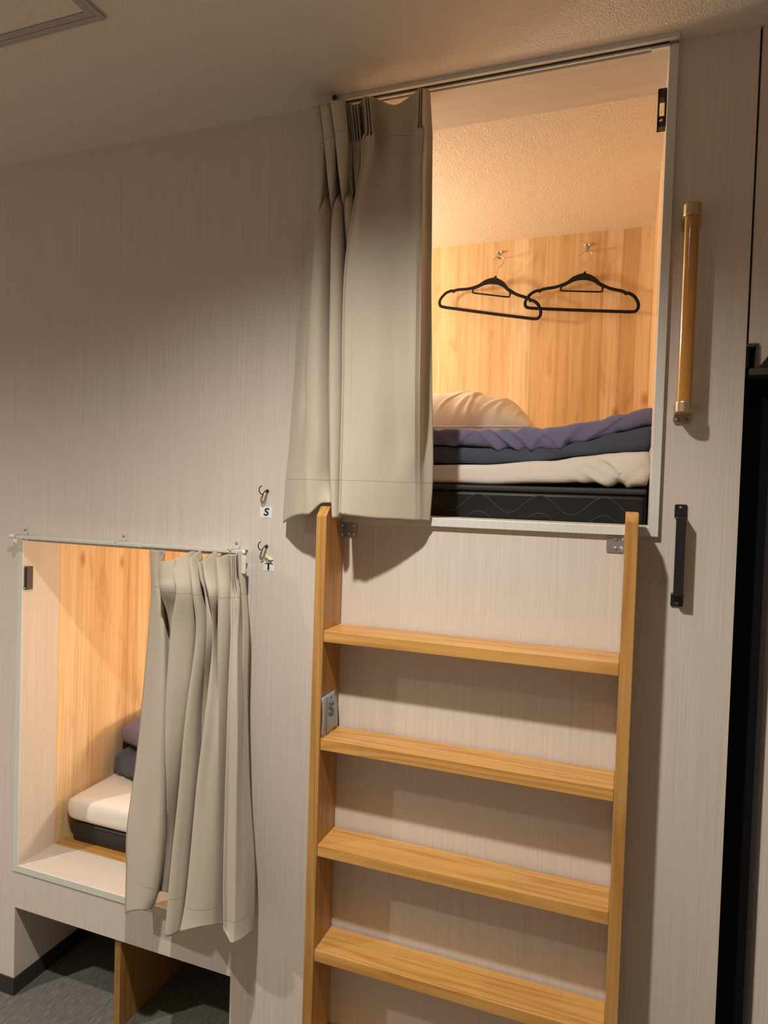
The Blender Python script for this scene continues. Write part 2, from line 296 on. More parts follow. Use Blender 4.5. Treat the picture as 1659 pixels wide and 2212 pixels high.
# curtain folds: rows from top to hem, each a list of (x, y, z) along the cloth
UPPER_CURTAIN = [
 [(0.8416,-0.03,2.384),(0.8659,-0.075,2.3555),(0.889,-0.08,2.353),(0.87,-0.03,2.3835),(0.8711,-0.03,2.3833),(0.8723,-0.03,2.3831),(0.8735,-0.03,2.3829),(0.8747,-0.03,2.3827),(0.8942,-0.088,2.3467),(0.919,-0.093,2.3449),(0.8968,-0.03,2.3832),(0.898,-0.03,2.383),(0.8992,-0.03,2.3828),(0.9003,-0.03,2.3847),(0.9233,-0.1,2.3463),(0.9564,-0.105,2.3399),(0.9314,-0.035,2.3788),(0.9304,-0.03,2.3797),(0.9315,-0.03,2.3795),(0.9462,-0.07,2.355),(0.9505,-0.074,2.3521),(0.9404,-0.048,2.3681),(0.9541,-0.075,2.3509),(0.9553,-0.075,2.3507),(0.9449,-0.048,2.3673),(0.9581,-0.074,2.3508),(0.9585,-0.07,2.3529),(0.9442,-0.03,2.3753),(0.9586,-0.07,2.3489),(0.964,-0.074,2.3458),(0.9548,-0.048,2.3616),(0.969,-0.075,2.3444),(0.9708,-0.075,2.3441),(0.9613,-0.048,2.3605),(0.9749,-0.074,2.344),(0.9764,-0.07,2.3459),(0.9603,-0.02,2.3802),(0.9943,-0.08,2.3542),(0.9988,-0.084,2.3512),(0.9885,-0.055,2.3692),(1.0029,-0.085,2.35),(1.0043,-0.085,2.3497),(0.9937,-0.055,2.3683),(1.0075,-0.084,2.3498),(1.0084,-0.08,2.3518),(1.0016,-0.05,2.3698),(1.0574,-0.055,2.3396),(1.1025,-0.05,2.3624),(1.1174,-0.08,2.3505),(1.1211,-0.084,2.3476),(1.1122,-0.052,2.3674),(1.1247,-0.085,2.3464),(1.1259,-0.085,2.3462),(1.1168,-0.052,2.3666),(1.1287,-0.084,2.3462),(1.1297,-0.08,2.3484),(1.1205,-0.045,2.3699),(1.1285,-0.03,2.3722)],
 [(0.8506,-0.03,2.2862),(0.8741,-0.075,2.2791),(0.9016,-0.08,2.2785),(0.8848,-0.03,2.2861),(0.886,-0.03,2.2861),(0.8872,-0.03,2.286),(0.8884,-0.03,2.286),(0.8895,-0.03,2.2859),(0.9064,-0.09,2.2769),(0.9343,-0.095,2.2765),(0.9128,-0.03,2.2861),(0.9139,-0.03,2.286),(0.9151,-0.03,2.286),(0.9162,-0.03,2.2864),(0.9399,-0.105,2.2768),(0.9694,-0.11,2.2752),(0.9436,-0.035,2.285),(0.9426,-0.03,2.2852),(0.9438,-0.03,2.2851),(0.951,-0.065,2.279),(0.9557,-0.069,2.2783),(0.948,-0.047,2.2823),(0.9598,-0.07,2.278),(0.9613,-0.07,2.2779),(0.9533,-0.047,2.2821),(0.9646,-0.069,2.278),(0.9655,-0.065,2.2785),(0.9541,-0.03,2.2841),(0.9687,-0.07,2.2775),(0.9739,-0.074,2.2767),(0.9662,-0.05,2.2807),(0.9789,-0.075,2.2763),(0.9807,-0.075,2.2763),(0.9726,-0.05,2.2804),(0.9848,-0.074,2.2763),(0.9863,-0.07,2.2767),(0.9703,-0.02,2.2853),(1.0031,-0.085,2.2788),(1.0082,-0.089,2.2781),(1,-0.063,2.2826),(1.013,-0.09,2.2778),(1.0148,-0.09,2.2777),(1.0063,-0.063,2.2823),(1.0188,-0.089,2.2777),(1.0203,-0.085,2.2782),(1.0133,-0.05,2.2827),(1.0631,-0.065,2.2752),(1.1016,-0.055,2.2809),(1.1179,-0.08,2.2779),(1.1216,-0.084,2.2772),(1.1137,-0.054,2.2821),(1.1251,-0.085,2.2769),(1.1263,-0.085,2.2768),(1.1182,-0.054,2.2819),(1.1291,-0.084,2.2768),(1.1301,-0.08,2.2774),(1.1256,-0.045,2.2827),(1.1368,-0.03,2.2833)],
 [(0.8528,-0.03,2.255),(0.876,-0.075,2.255),(0.9024,-0.08,2.255),(0.8882,-0.035,2.255),(0.8894,-0.035,2.255),(0.8905,-0.035,2.255),(0.8917,-0.035,2.255),(0.8928,-0.035,2.255),(0.9093,-0.09,2.255),(0.9361,-0.095,2.255),(0.916,-0.035,2.255),(0.9149,-0.03,2.255),(0.9161,-0.03,2.255),(0.9195,-0.035,2.255),(0.9429,-0.105,2.255),(0.9712,-0.11,2.255),(0.9446,-0.035,2.255),(0.9436,-0.03,2.255),(0.9448,-0.03,2.255),(0.954,-0.07,2.255),(0.9577,-0.072,2.255),(0.96,-0.073,2.255),(0.9621,-0.0735,2.255),(0.9635,-0.0735,2.255),(0.9652,-0.073,2.255),(0.9666,-0.072,2.255),(0.9684,-0.07,2.255),(0.955,-0.03,2.255),(0.9705,-0.075,2.255),(0.9755,-0.077,2.255),(0.9786,-0.078,2.255),(0.9815,-0.0785,2.255),(0.9836,-0.0785,2.255),(0.9861,-0.078,2.255),(0.9884,-0.077,2.255),(0.9913,-0.075,2.255),(0.9736,-0.02,2.255),(1.0004,-0.095,2.255),(1.006,-0.095,2.255),(1.0096,-0.095,2.255),(1.0132,-0.095,2.255),(1.016,-0.095,2.255),(1.0196,-0.095,2.255),(1.0232,-0.095,2.255),(1.0281,-0.095,2.255),(1.0202,-0.06,2.255),(1.0655,-0.07,2.255),(1.102,-0.06,2.255),(1.1167,-0.09,2.255),(1.1218,-0.092,2.255),(1.125,-0.093,2.255),(1.128,-0.0935,2.255),(1.1302,-0.0935,2.255),(1.133,-0.093,2.255),(1.1355,-0.092,2.255),(1.1389,-0.09,2.255),(1.1266,-0.045,2.255),(1.1378,-0.03,2.255)],
 [(0.8505,-0.03,2.18),(0.8783,-0.07,2.18),(0.9005,-0.078,2.18),(0.8953,-0.035,2.18),(0.9011,-0.045,2.18),(0.8977,-0.06,2.18),(0.8941,-0.05,2.18),(0.9092,-0.035,2.18),(0.9205,-0.092,2.18),(0.9375,-0.095,2.18),(0.9219,-0.035,2.18),(0.9275,-0.045,2.18),(0.9252,-0.045,2.18),(0.9368,-0.035,2.18),(0.953,-0.105,2.18),(0.9704,-0.105,2.18),(0.9482,-0.035,2.18),(0.9501,-0.05,2.18),(0.9591,-0.05,2.18),(0.9597,-0.075,2.18),(0.9628,-0.077,2.18),(0.9646,-0.078,2.18),(0.9663,-0.0785,2.18),(0.9674,-0.0785,2.18),(0.9686,-0.078,2.18),(0.9696,-0.077,2.18),(0.9708,-0.075,2.18),(0.962,-0.03,2.18),(0.9763,-0.075,2.18),(0.9793,-0.077,2.18),(0.9811,-0.078,2.18),(0.9828,-0.0785,2.18),(0.9838,-0.0785,2.18),(0.9851,-0.078,2.18),(0.9861,-0.077,2.18),(0.9872,-0.075,2.18),(0.9806,-0.02,2.18),(1.0016,-0.105,2.18),(1.0071,-0.107,2.18),(1.0106,-0.108,2.18),(1.0138,-0.1085,2.18),(1.0161,-0.1085,2.18),(1.019,-0.108,2.18),(1.0216,-0.107,2.18),(1.025,-0.105,2.18),(1.0364,-0.085,2.18),(1.0764,-0.085,2.18),(1.1084,-0.075,2.18),(1.1229,-0.095,2.18),(1.1267,-0.097,2.18),(1.1291,-0.098,2.18),(1.1314,-0.0985,2.18),(1.133,-0.0985,2.18),(1.1349,-0.098,2.18),(1.1367,-0.097,2.18),(1.139,-0.095,2.18),(1.1277,-0.04,2.18),(1.1404,-0.03,2.18)],
 [(0.8435,-0.03,2.1),(0.8782,-0.055,2.1),(0.8841,-0.06,2.1),(0.8862,-0.035,2.1),(0.895,-0.085,2.1),(0.9098,-0.085,2.1),(0.9209,-0.07,2.1),(0.9165,-0.03,2.1),(0.9197,-0.06,2.1),(0.9186,-0.055,2.1),(0.9211,-0.035,2.1),(0.9357,-0.095,2.1),(0.9545,-0.09,2.1),(0.9442,-0.03,2.1),(0.9492,-0.06,2.1),(0.9481,-0.055,2.1),(0.9486,-0.035,2.1),(0.9631,-0.092,2.1),(0.9808,-0.09,2.1),(0.9622,-0.035,2.1),(0.9624,-0.035,2.1),(0.9626,-0.035,2.1),(0.9628,-0.035,2.1),(0.9629,-0.035,2.1),(0.9631,-0.035,2.1),(0.9633,-0.035,2.1),(0.9634,-0.035,2.1),(0.9636,-0.03,2.1),(0.967,-0.03,2.1),(0.9671,-0.03,2.1),(0.9673,-0.03,2.1),(0.9675,-0.03,2.1),(0.9677,-0.03,2.1),(0.9678,-0.03,2.1),(0.968,-0.03,2.1),(0.9682,-0.03,2.1),(0.9715,-0.03,2.1),(0.9924,-0.115,2.1),(0.9977,-0.117,2.1),(1.001,-0.118,2.1),(1.0041,-0.1185,2.1),(1.0063,-0.1185,2.1),(1.009,-0.118,2.1),(1.0115,-0.117,2.1),(1.0147,-0.115,2.1),(1.0384,-0.1,2.1),(1.0847,-0.095,2.1),(1.1139,-0.09,2.1),(1.1272,-0.1,2.1),(1.1311,-0.102,2.1),(1.1335,-0.103,2.1),(1.1357,-0.1035,2.1),(1.1373,-0.1035,2.1),(1.1393,-0.103,2.1),(1.141,-0.102,2.1),(1.1433,-0.1,2.1),(1.1305,-0.04,2.1),(1.1432,-0.03,2.1)],
 [(0.8302,-0.03,1.95),(0.8642,-0.05,1.95),(0.8675,-0.035,1.95),(0.8698,-0.035,1.95),(0.8842,-0.088,1.95),(0.9057,-0.09,1.95),(0.9158,-0.068,1.95),(0.9168,-0.03,1.95),(0.918,-0.03,1.95),(0.9191,-0.03,1.95),(0.9191,-0.03,1.95),(0.9362,-0.1,1.95),(0.9574,-0.088,1.95),(0.9491,-0.03,1.95),(0.9503,-0.03,1.95),(0.9514,-0.03,1.95),(0.9514,-0.03,1.95),(0.9568,-0.04,1.95),(0.958,-0.04,1.95),(0.957,-0.035,1.95),(0.9572,-0.035,1.95),(0.9573,-0.035,1.95),(0.9575,-0.035,1.95),(0.9577,-0.035,1.95),(0.9578,-0.035,1.95),(0.958,-0.035,1.95),(0.9582,-0.035,1.95),(0.956,-0.03,1.95),(0.956,-0.03,1.95),(0.9562,-0.03,1.95),(0.9564,-0.03,1.95),(0.9565,-0.03,1.95),(0.9567,-0.03,1.95),(0.9569,-0.03,1.95),(0.957,-0.03,1.95),(0.9572,-0.03,1.95),(0.9572,-0.03,1.95),(0.9789,-0.122,1.95),(0.9842,-0.122,1.95),(0.9877,-0.122,1.95),(0.9912,-0.122,1.95),(0.9939,-0.122,1.95),(0.9973,-0.122,1.95),(1.0008,-0.122,1.95),(1.0056,-0.122,1.95),(1.048,-0.112,1.95),(1.0905,-0.097,1.95),(1.1219,-0.105,1.95),(1.1359,-0.108,1.95),(1.1377,-0.106,1.95),(1.1389,-0.1047,1.95),(1.1401,-0.1034,1.95),(1.141,-0.1024,1.95),(1.1421,-0.1011,1.95),(1.1433,-0.0998,1.95),(1.1449,-0.098,1.95),(1.1362,-0.045,1.95),(1.1464,-0.03,1.95)],
 [(0.8162,-0.03,1.74),(0.8458,-0.045,1.74),(0.8576,-0.04,1.74),(0.8649,-0.045,1.74),(0.8767,-0.085,1.74),(0.9068,-0.09,1.74),(0.9223,-0.065,1.74),(0.9237,-0.03,1.74),(0.9248,-0.03,1.74),(0.926,-0.03,1.74),(0.926,-0.03,1.74),(0.9422,-0.103,1.74),(0.9652,-0.09,1.74),(0.9538,-0.03,1.74),(0.9549,-0.03,1.74),(0.9561,-0.03,1.74),(0.9572,-0.03,1.74),(0.9626,-0.04,1.74),(0.9638,-0.04,1.74),(0.9628,-0.035,1.74),(0.963,-0.035,1.74),(0.9631,-0.035,1.74),(0.9633,-0.035,1.74),(0.9635,-0.035,1.74),(0.9637,-0.035,1.74),(0.9638,-0.035,1.74),(0.964,-0.035,1.74),(0.9618,-0.03,1.74),(0.9618,-0.03,1.74),(0.962,-0.03,1.74),(0.9622,-0.03,1.74),(0.9623,-0.03,1.74),(0.9625,-0.03,1.74),(0.9627,-0.03,1.74),(0.9628,-0.03,1.74),(0.963,-0.03,1.74),(0.963,-0.03,1.74),(0.9828,-0.125,1.74),(0.9882,-0.125,1.74),(0.9916,-0.125,1.74),(0.9951,-0.125,1.74),(0.9978,-0.125,1.74),(1.0013,-0.125,1.74),(1.0048,-0.125,1.74),(1.0096,-0.125,1.74),(1.0574,-0.118,1.74),(1.0994,-0.102,1.74),(1.1273,-0.112,1.74),(1.1414,-0.112,1.74),(1.1431,-0.1096,1.74),(1.1442,-0.108,1.74),(1.1453,-0.1065,1.74),(1.1461,-0.1053,1.74),(1.1472,-0.1037,1.74),(1.1483,-0.1022,1.74),(1.1498,-0.1,1.74),(1.1444,-0.055,1.74),(1.1587,-0.04,1.74)],
 [(0.8084,-0.03,1.6),(0.831,-0.045,1.6),(0.8508,-0.06,1.6),(0.863,-0.07,1.6),(0.8839,-0.088,1.6),(0.9122,-0.092,1.6),(0.9292,-0.065,1.6),(0.9282,-0.03,1.6),(0.9294,-0.03,1.6),(0.9306,-0.03,1.6),(0.9306,-0.03,1.6),(0.9492,-0.106,1.6),(0.9685,-0.092,1.6),(0.9561,-0.03,1.6),(0.9572,-0.03,1.6),(0.9584,-0.03,1.6),(0.9596,-0.03,1.6),(0.965,-0.04,1.6),(0.9661,-0.04,1.6),(0.9651,-0.035,1.6),(0.9653,-0.035,1.6),(0.9655,-0.035,1.6),(0.9657,-0.035,1.6),(0.9658,-0.035,1.6),(0.966,-0.035,1.6),(0.9662,-0.035,1.6),(0.9663,-0.035,1.6),(0.9642,-0.03,1.6),(0.9642,-0.03,1.6),(0.9643,-0.03,1.6),(0.9645,-0.03,1.6),(0.9647,-0.03,1.6),(0.9648,-0.03,1.6),(0.965,-0.03,1.6),(0.9652,-0.03,1.6),(0.9654,-0.03,1.6),(0.9653,-0.03,1.6),(0.9854,-0.128,1.6),(0.9906,-0.128,1.6),(0.994,-0.128,1.6),(0.9973,-0.128,1.6),(0.9999,-0.128,1.6),(1.0033,-0.128,1.6),(1.0066,-0.128,1.6),(1.0112,-0.128,1.6),(1.0598,-0.112,1.6),(1.0994,-0.088,1.6),(1.1264,-0.088,1.6),(1.1381,-0.086,1.6),(1.1395,-0.0832,1.6),(1.1404,-0.0814,1.6),(1.1413,-0.0796,1.6),(1.142,-0.0782,1.6),(1.1429,-0.0763,1.6),(1.1438,-0.0745,1.6),(1.1451,-0.072,1.6),(1.1463,-0.045,1.6),(1.1629,-0.03,1.6)],
 [(0.8035,-0.03,1.52),(0.8315,-0.055,1.52),(0.8548,-0.072,1.52),(0.8694,-0.082,1.52),(0.8934,-0.095,1.52),(0.9149,-0.085,1.52),(0.9329,-0.065,1.52),(0.9309,-0.03,1.52),(0.932,-0.03,1.52),(0.9332,-0.03,1.52),(0.9332,-0.03,1.52),(0.9539,-0.108,1.52),(0.9702,-0.095,1.52),(0.9564,-0.03,1.52),(0.9576,-0.03,1.52),(0.9587,-0.03,1.52),(0.9599,-0.03,1.52),(0.9653,-0.04,1.52),(0.9665,-0.04,1.52),(0.9655,-0.035,1.52),(0.9657,-0.035,1.52),(0.9658,-0.035,1.52),(0.966,-0.035,1.52),(0.9662,-0.035,1.52),(0.9663,-0.035,1.52),(0.9665,-0.035,1.52),(0.9667,-0.035,1.52),(0.9645,-0.03,1.52),(0.9645,-0.03,1.52),(0.9647,-0.03,1.52),(0.9648,-0.03,1.52),(0.965,-0.03,1.52),(0.9652,-0.03,1.52),(0.9654,-0.03,1.52),(0.9655,-0.03,1.52),(0.9657,-0.03,1.52),(0.9656,-0.03,1.52),(0.9868,-0.13,1.52),(0.992,-0.13,1.52),(0.9953,-0.13,1.52),(0.9987,-0.13,1.52),(1.0013,-0.13,1.52),(1.0046,-0.13,1.52),(1.0079,-0.13,1.52),(1.0126,-0.13,1.52),(1.061,-0.108,1.52),(1.1014,-0.086,1.52),(1.124,-0.072,1.52),(1.1346,-0.066,1.52),(1.1363,-0.064,1.52),(1.1374,-0.0627,1.52),(1.1384,-0.0614,1.52),(1.1393,-0.0604,1.52),(1.1404,-0.0591,1.52),(1.1415,-0.0578,1.52),(1.143,-0.056,1.52),(1.1482,-0.042,1.52),(1.1635,-0.026,1.52)],
 [(0.8005,-0.03,1.4177),(0.8346,-0.06,1.4309),(0.8592,-0.08,1.4387),(0.8773,-0.088,1.4417),(0.8993,-0.095,1.4437),(0.9211,-0.085,1.4683),(0.9449,-0.085,1.4712),(0.9392,-0.05,1.4709),(0.9408,-0.05,1.4562),(0.9423,-0.05,1.4457),(0.9425,-0.05,1.4405),(0.9628,-0.112,1.4385),(0.9729,-0.1,1.4387),(0.9631,-0.05,1.4413),(0.9642,-0.05,1.4424),(0.9654,-0.05,1.4425),(0.9665,-0.05,1.4425),(0.9676,-0.05,1.4426),(0.9688,-0.05,1.4426),(0.9677,-0.045,1.4435),(0.9679,-0.045,1.4435),(0.9681,-0.045,1.4435),(0.9682,-0.045,1.4435),(0.9684,-0.045,1.4436),(0.9686,-0.045,1.4436),(0.9688,-0.045,1.4436),(0.9689,-0.045,1.4436),(0.9667,-0.04,1.4434),(0.9667,-0.04,1.4444),(0.9669,-0.04,1.4444),(0.967,-0.04,1.4445),(0.9672,-0.04,1.4445),(0.9674,-0.04,1.4445),(0.9675,-0.04,1.4445),(0.9677,-0.04,1.4445),(0.9679,-0.04,1.4445),(0.9678,-0.04,1.4445),(0.9868,-0.132,1.4479),(0.992,-0.132,1.4481),(0.9954,-0.132,1.4473),(0.9987,-0.132,1.4474),(1.0013,-0.132,1.4475),(1.0046,-0.132,1.4477),(1.008,-0.132,1.4468),(1.0127,-0.132,1.446),(1.0622,-0.104,1.4406),(1.0997,-0.082,1.4397),(1.1242,-0.064,1.4383),(1.1343,-0.056,1.4375),(1.136,-0.054,1.4375),(1.1371,-0.0527,1.4375),(1.1382,-0.0514,1.4375),(1.139,-0.0504,1.4375),(1.1401,-0.0491,1.4375),(1.1413,-0.0478,1.4376),(1.1428,-0.046,1.4376),(1.1472,-0.036,1.4365),(1.1579,-0.022,1.4355)]]
LOWER_CURTAIN = [
 [(0.4281,-0.045,1.334),(0.4451,-0.05,1.333),(0.4579,-0.05,1.3338),(0.4646,-0.035,1.3319),(0.5079,-0.11,1.315),(0.5456,-0.11,1.3185),(0.5486,-0.1,1.3201),(0.5444,-0.105,1.3192),(0.5586,-0.06,1.337),(0.5596,-0.035,1.3353),(0.5907,-0.105,1.3255),(0.5842,-0.06,1.3408),(0.5796,-0.04,1.3333),(0.6215,-0.115,1.3238),(0.6283,-0.11,1.3206),(0.6124,-0.06,1.3356),(0.6378,-0.118,1.3219),(0.6255,-0.06,1.3398),(0.6325,-0.035,1.3373),(0.6736,-0.115,1.3326),(0.6727,-0.07,1.3389),(0.6656,-0.035,1.3359),(0.6914,-0.085,1.3412),(0.6967,-0.089,1.3418),(0.6799,-0.06,1.3386),(0.701,-0.09,1.3421),(0.7024,-0.09,1.3422),(0.685,-0.06,1.3389),(0.7053,-0.089,1.3423),(0.7053,-0.085,1.342),(0.6804,-0.04,1.3406),(0.6918,-0.05,1.3464),(0.6997,-0.04,1.3485)],
 [(0.4309,-0.045,1.284),(0.452,-0.055,1.2837),(0.4607,-0.05,1.2839),(0.4659,-0.035,1.2835),(0.518,-0.118,1.2792),(0.5555,-0.118,1.2801),(0.5588,-0.105,1.2805),(0.5597,-0.12,1.2803),(0.5861,-0.09,1.2847),(0.5652,-0.035,1.2843),(0.6045,-0.115,1.2819),(0.6125,-0.09,1.2857),(0.5892,-0.04,1.2838),(0.6304,-0.115,1.2814),(0.6372,-0.11,1.2806),(0.6123,-0.05,1.2844),(0.6503,-0.125,1.281),(0.6614,-0.095,1.2854),(0.6367,-0.035,1.2848),(0.6797,-0.12,1.2836),(0.6978,-0.1,1.2852),(0.6698,-0.035,1.2845),(0.6988,-0.09,1.2858),(0.7039,-0.094,1.2859),(0.6875,-0.066,1.2851),(0.7078,-0.095,1.286),(0.7091,-0.095,1.286),(0.6921,-0.066,1.2852),(0.7117,-0.094,1.2861),(0.7114,-0.09,1.286),(0.6834,-0.04,1.2856),(0.6993,-0.055,1.2871),(0.7041,-0.04,1.2876)],
 [(0.4335,-0.045,1.243),(0.4569,-0.058,1.243),(0.4659,-0.055,1.243),(0.4685,-0.035,1.243),(0.5219,-0.12,1.243),(0.5607,-0.12,1.243),(0.5614,-0.1,1.243),(0.5711,-0.125,1.243),(0.5986,-0.1,1.243),(0.5705,-0.035,1.243),(0.6145,-0.12,1.243),(0.6248,-0.1,1.243),(0.5923,-0.035,1.243),(0.6374,-0.105,1.243),(0.6464,-0.105,1.243),(0.6139,-0.035,1.243),(0.6636,-0.128,1.243),(0.6753,-0.11,1.243),(0.642,-0.035,1.243),(0.6867,-0.125,1.243),(0.7068,-0.11,1.243),(0.6723,-0.035,1.243),(0.7015,-0.098,1.243),(0.7076,-0.1,1.243),(0.7113,-0.101,1.243),(0.7147,-0.1015,1.243),(0.7171,-0.1015,1.243),(0.7199,-0.101,1.243),(0.7223,-0.1,1.243),(0.7253,-0.098,1.243),(0.6969,-0.045,1.243),(0.7058,-0.055,1.243),(0.7093,-0.04,1.243)],
 [(0.4303,-0.045,1.15),(0.468,-0.065,1.15),(0.4946,-0.072,1.15),(0.4782,-0.035,1.15),(0.5033,-0.06,1.15),(0.5258,-0.08,1.15),(0.5392,-0.085,1.15),(0.5525,-0.118,1.15),(0.594,-0.09,1.15),(0.5723,-0.03,1.15),(0.6154,-0.105,1.15),(0.6294,-0.088,1.15),(0.6078,-0.03,1.15),(0.6417,-0.1,1.15),(0.6572,-0.1,1.15),(0.6508,-0.085,1.15),(0.6585,-0.1,1.15),(0.656,-0.085,1.15),(0.6407,-0.035,1.15),(0.6882,-0.125,1.15),(0.7051,-0.105,1.15),(0.6783,-0.04,1.15),(0.7121,-0.11,1.15),(0.7174,-0.112,1.15),(0.7206,-0.113,1.15),(0.7235,-0.1135,1.15),(0.7255,-0.1135,1.15),(0.7278,-0.113,1.15),(0.7297,-0.112,1.15),(0.732,-0.11,1.15),(0.708,-0.05,1.15),(0.7143,-0.06,1.15),(0.7186,-0.04,1.15)],
 [(0.4173,-0.045,0.985),(0.4762,-0.08,0.985),(0.5109,-0.085,0.985),(0.4903,-0.03,0.985),(0.497,-0.035,0.985),(0.5037,-0.04,0.985),(0.5076,-0.045,0.985),(0.5439,-0.12,0.985),(0.5827,-0.09,0.985),(0.5578,-0.03,0.985),(0.6025,-0.115,0.985),(0.6146,-0.09,0.985),(0.5908,-0.03,0.985),(0.5968,-0.05,0.985),(0.6041,-0.045,0.985),(0.6161,-0.035,0.985),(0.6557,-0.115,0.985),(0.6719,-0.105,0.985),(0.6813,-0.1,0.985),(0.6889,-0.115,0.985),(0.6951,-0.09,0.985),(0.6865,-0.045,0.985),(0.7206,-0.125,0.985),(0.7273,-0.127,0.985),(0.7315,-0.128,0.985),(0.7354,-0.1285,0.985),(0.7381,-0.1285,0.985),(0.7413,-0.128,0.985),(0.7441,-0.127,0.985),(0.7477,-0.125,0.985),(0.7281,-0.07,0.985),(0.7286,-0.075,0.985),(0.7223,-0.04,0.985)],
 [(0.3965,-0.045,0.78),(0.476,-0.09,0.78),(0.5193,-0.092,0.78),(0.4961,-0.03,0.78),(0.5014,-0.035,0.78),(0.5066,-0.04,0.78),(0.5105,-0.045,0.78),(0.546,-0.112,0.78),(0.5578,-0.085,0.78),(0.5413,-0.03,0.78),(0.5885,-0.122,0.78),(0.6119,-0.1,0.78),(0.5858,-0.03,0.78),(0.5809,-0.05,0.78),(0.5864,-0.05,0.78),(0.5948,-0.035,0.78),(0.637,-0.122,0.78),(0.6625,-0.118,0.78),(0.6826,-0.11,0.78),(0.6873,-0.1,0.78),(0.6848,-0.075,0.78),(0.6848,-0.045,0.78),(0.7237,-0.13,0.78),(0.7299,-0.13,0.78),(0.734,-0.13,0.78),(0.738,-0.13,0.78),(0.7411,-0.13,0.78),(0.7451,-0.13,0.78),(0.7491,-0.13,0.78),(0.7546,-0.13,0.78),(0.748,-0.1,0.78),(0.7461,-0.085,0.78),(0.7349,-0.04,0.78)],
 [(0.3743,-0.045,0.61),(0.472,-0.1,0.61),(0.5221,-0.1,0.61),(0.4922,-0.03,0.61),(0.4961,-0.035,0.61),(0.4986,-0.04,0.61),(0.5011,-0.045,0.61),(0.5089,-0.055,0.61),(0.523,-0.055,0.61),(0.5236,-0.03,0.61),(0.5734,-0.122,0.61),(0.6008,-0.1,0.61),(0.5741,-0.03,0.61),(0.5721,-0.05,0.61),(0.5785,-0.055,0.61),(0.5805,-0.035,0.61),(0.628,-0.128,0.61),(0.6617,-0.128,0.61),(0.6846,-0.115,0.61),(0.6898,-0.1,0.61),(0.688,-0.08,0.61),(0.6846,-0.045,0.61),(0.7271,-0.135,0.61),(0.7338,-0.135,0.61),(0.7382,-0.135,0.61),(0.7425,-0.135,0.61),(0.7458,-0.135,0.61),(0.7502,-0.135,0.61),(0.7545,-0.135,0.61),(0.7604,-0.135,0.61),(0.7625,-0.115,0.61),(0.765,-0.095,0.61),(0.756,-0.045,0.61)],
 [(0.3727,-0.045,0.5),(0.4707,-0.105,0.5),(0.5141,-0.1,0.5),(0.482,-0.035,0.5),(0.4859,-0.04,0.5),(0.4899,-0.045,0.5),(0.4913,-0.045,0.5),(0.4967,-0.05,0.5),(0.5081,-0.05,0.5),(0.5125,-0.03,0.5),(0.5667,-0.125,0.5),(0.5956,-0.105,0.5),(0.5633,-0.03,0.5),(0.5614,-0.05,0.5),(0.5679,-0.055,0.5),(0.5698,-0.035,0.5),(0.6198,-0.132,0.5),(0.6634,-0.135,0.5),(0.6873,-0.118,0.5),(0.6905,-0.1,0.5),(0.69,-0.08,0.5),(0.6865,-0.045,0.5),(0.7337,-0.14,0.5),(0.7399,-0.14,0.5),(0.7439,-0.14,0.5),(0.7479,-0.14,0.5),(0.751,-0.14,0.5),(0.755,-0.14,0.5),(0.759,-0.14,0.5),(0.7645,-0.14,0.5),(0.7721,-0.125,0.5),(0.7726,-0.1,0.5),(0.7624,-0.05,0.5)],
 [(0.3773,-0.05,0.3791),(0.4638,-0.105,0.4423),(0.496,-0.1,0.4486),(0.4701,-0.05,0.4251),(0.4701,-0.045,0.4343),(0.4754,-0.045,0.4513),(0.481,-0.045,0.4598),(0.4919,-0.05,0.4664),(0.5033,-0.05,0.4679),(0.5084,-0.03,0.4411),(0.5633,-0.128,0.4182),(0.5909,-0.11,0.4233),(0.5555,-0.03,0.3806),(0.5535,-0.05,0.3862),(0.5599,-0.055,0.3909),(0.5591,-0.035,0.3845),(0.6127,-0.138,0.4473),(0.6614,-0.14,0.471),(0.6896,-0.12,0.4716),(0.6916,-0.1,0.4611),(0.6928,-0.082,0.4494),(0.6874,-0.045,0.4268),(0.7374,-0.145,0.4881),(0.7445,-0.147,0.4826),(0.749,-0.148,0.4779),(0.7531,-0.1485,0.4729),(0.7561,-0.1485,0.4683),(0.7595,-0.148,0.4646),(0.7625,-0.147,0.4648),(0.7663,-0.145,0.4656),(0.7762,-0.13,0.4674),(0.7781,-0.105,0.4632),(0.7623,-0.055,0.4339)]]
# ================================================================== the setting
CH = 2.4            # ceiling height
TD = .13            # depth of the bed openings
# front wall of the bunks, pierced by the two bed openings and the recess at the floor
bm = BM()
XS = [-2.0, -.0675, -.0603, .6677, .70, .9095, 1.6255, 1.767]
ZS = [0, .2604, .369, 1.345, 1.4265, CH]
def hole(x, z):
    if -.0603 < x < .6677 and z < .2604: return True
    if -.0675 < x < .70 and .369 < z < 1.345: return True
    if .9095 < x < 1.6255 and z > 1.4265: return True
    return False
for i in range(len(XS) - 1):
    for j in range(len(ZS) - 1):
        if not hole((XS[i] + XS[i + 1]) / 2, (ZS[j] + ZS[j + 1]) / 2):
            box(bm, XS[i], XS[i + 1], 0, TD, ZS[j], ZS[j + 1])
bmesh.ops.remove_doubles(bm, verts=bm.verts, dist=1e-5)
# drop the internal faces shared by neighbouring blocks
seen = {}
for f in list(bm.faces):
    key = tuple(sorted(v.index for v in f.verts)) if False else tuple(sorted((round(v.co.x, 4), round(v.co.y, 4), round(v.co.z, 4)) for v in f.verts))
    seen.setdefault(key, []).append(f)
bmesh.ops.delete(bm, geom=[f for fs in seen.values() if len(fs) > 1 for f in fs], context='FACES')
struct(obj('wall_front', bm, M['wall'], base=(0, 0, 0)))
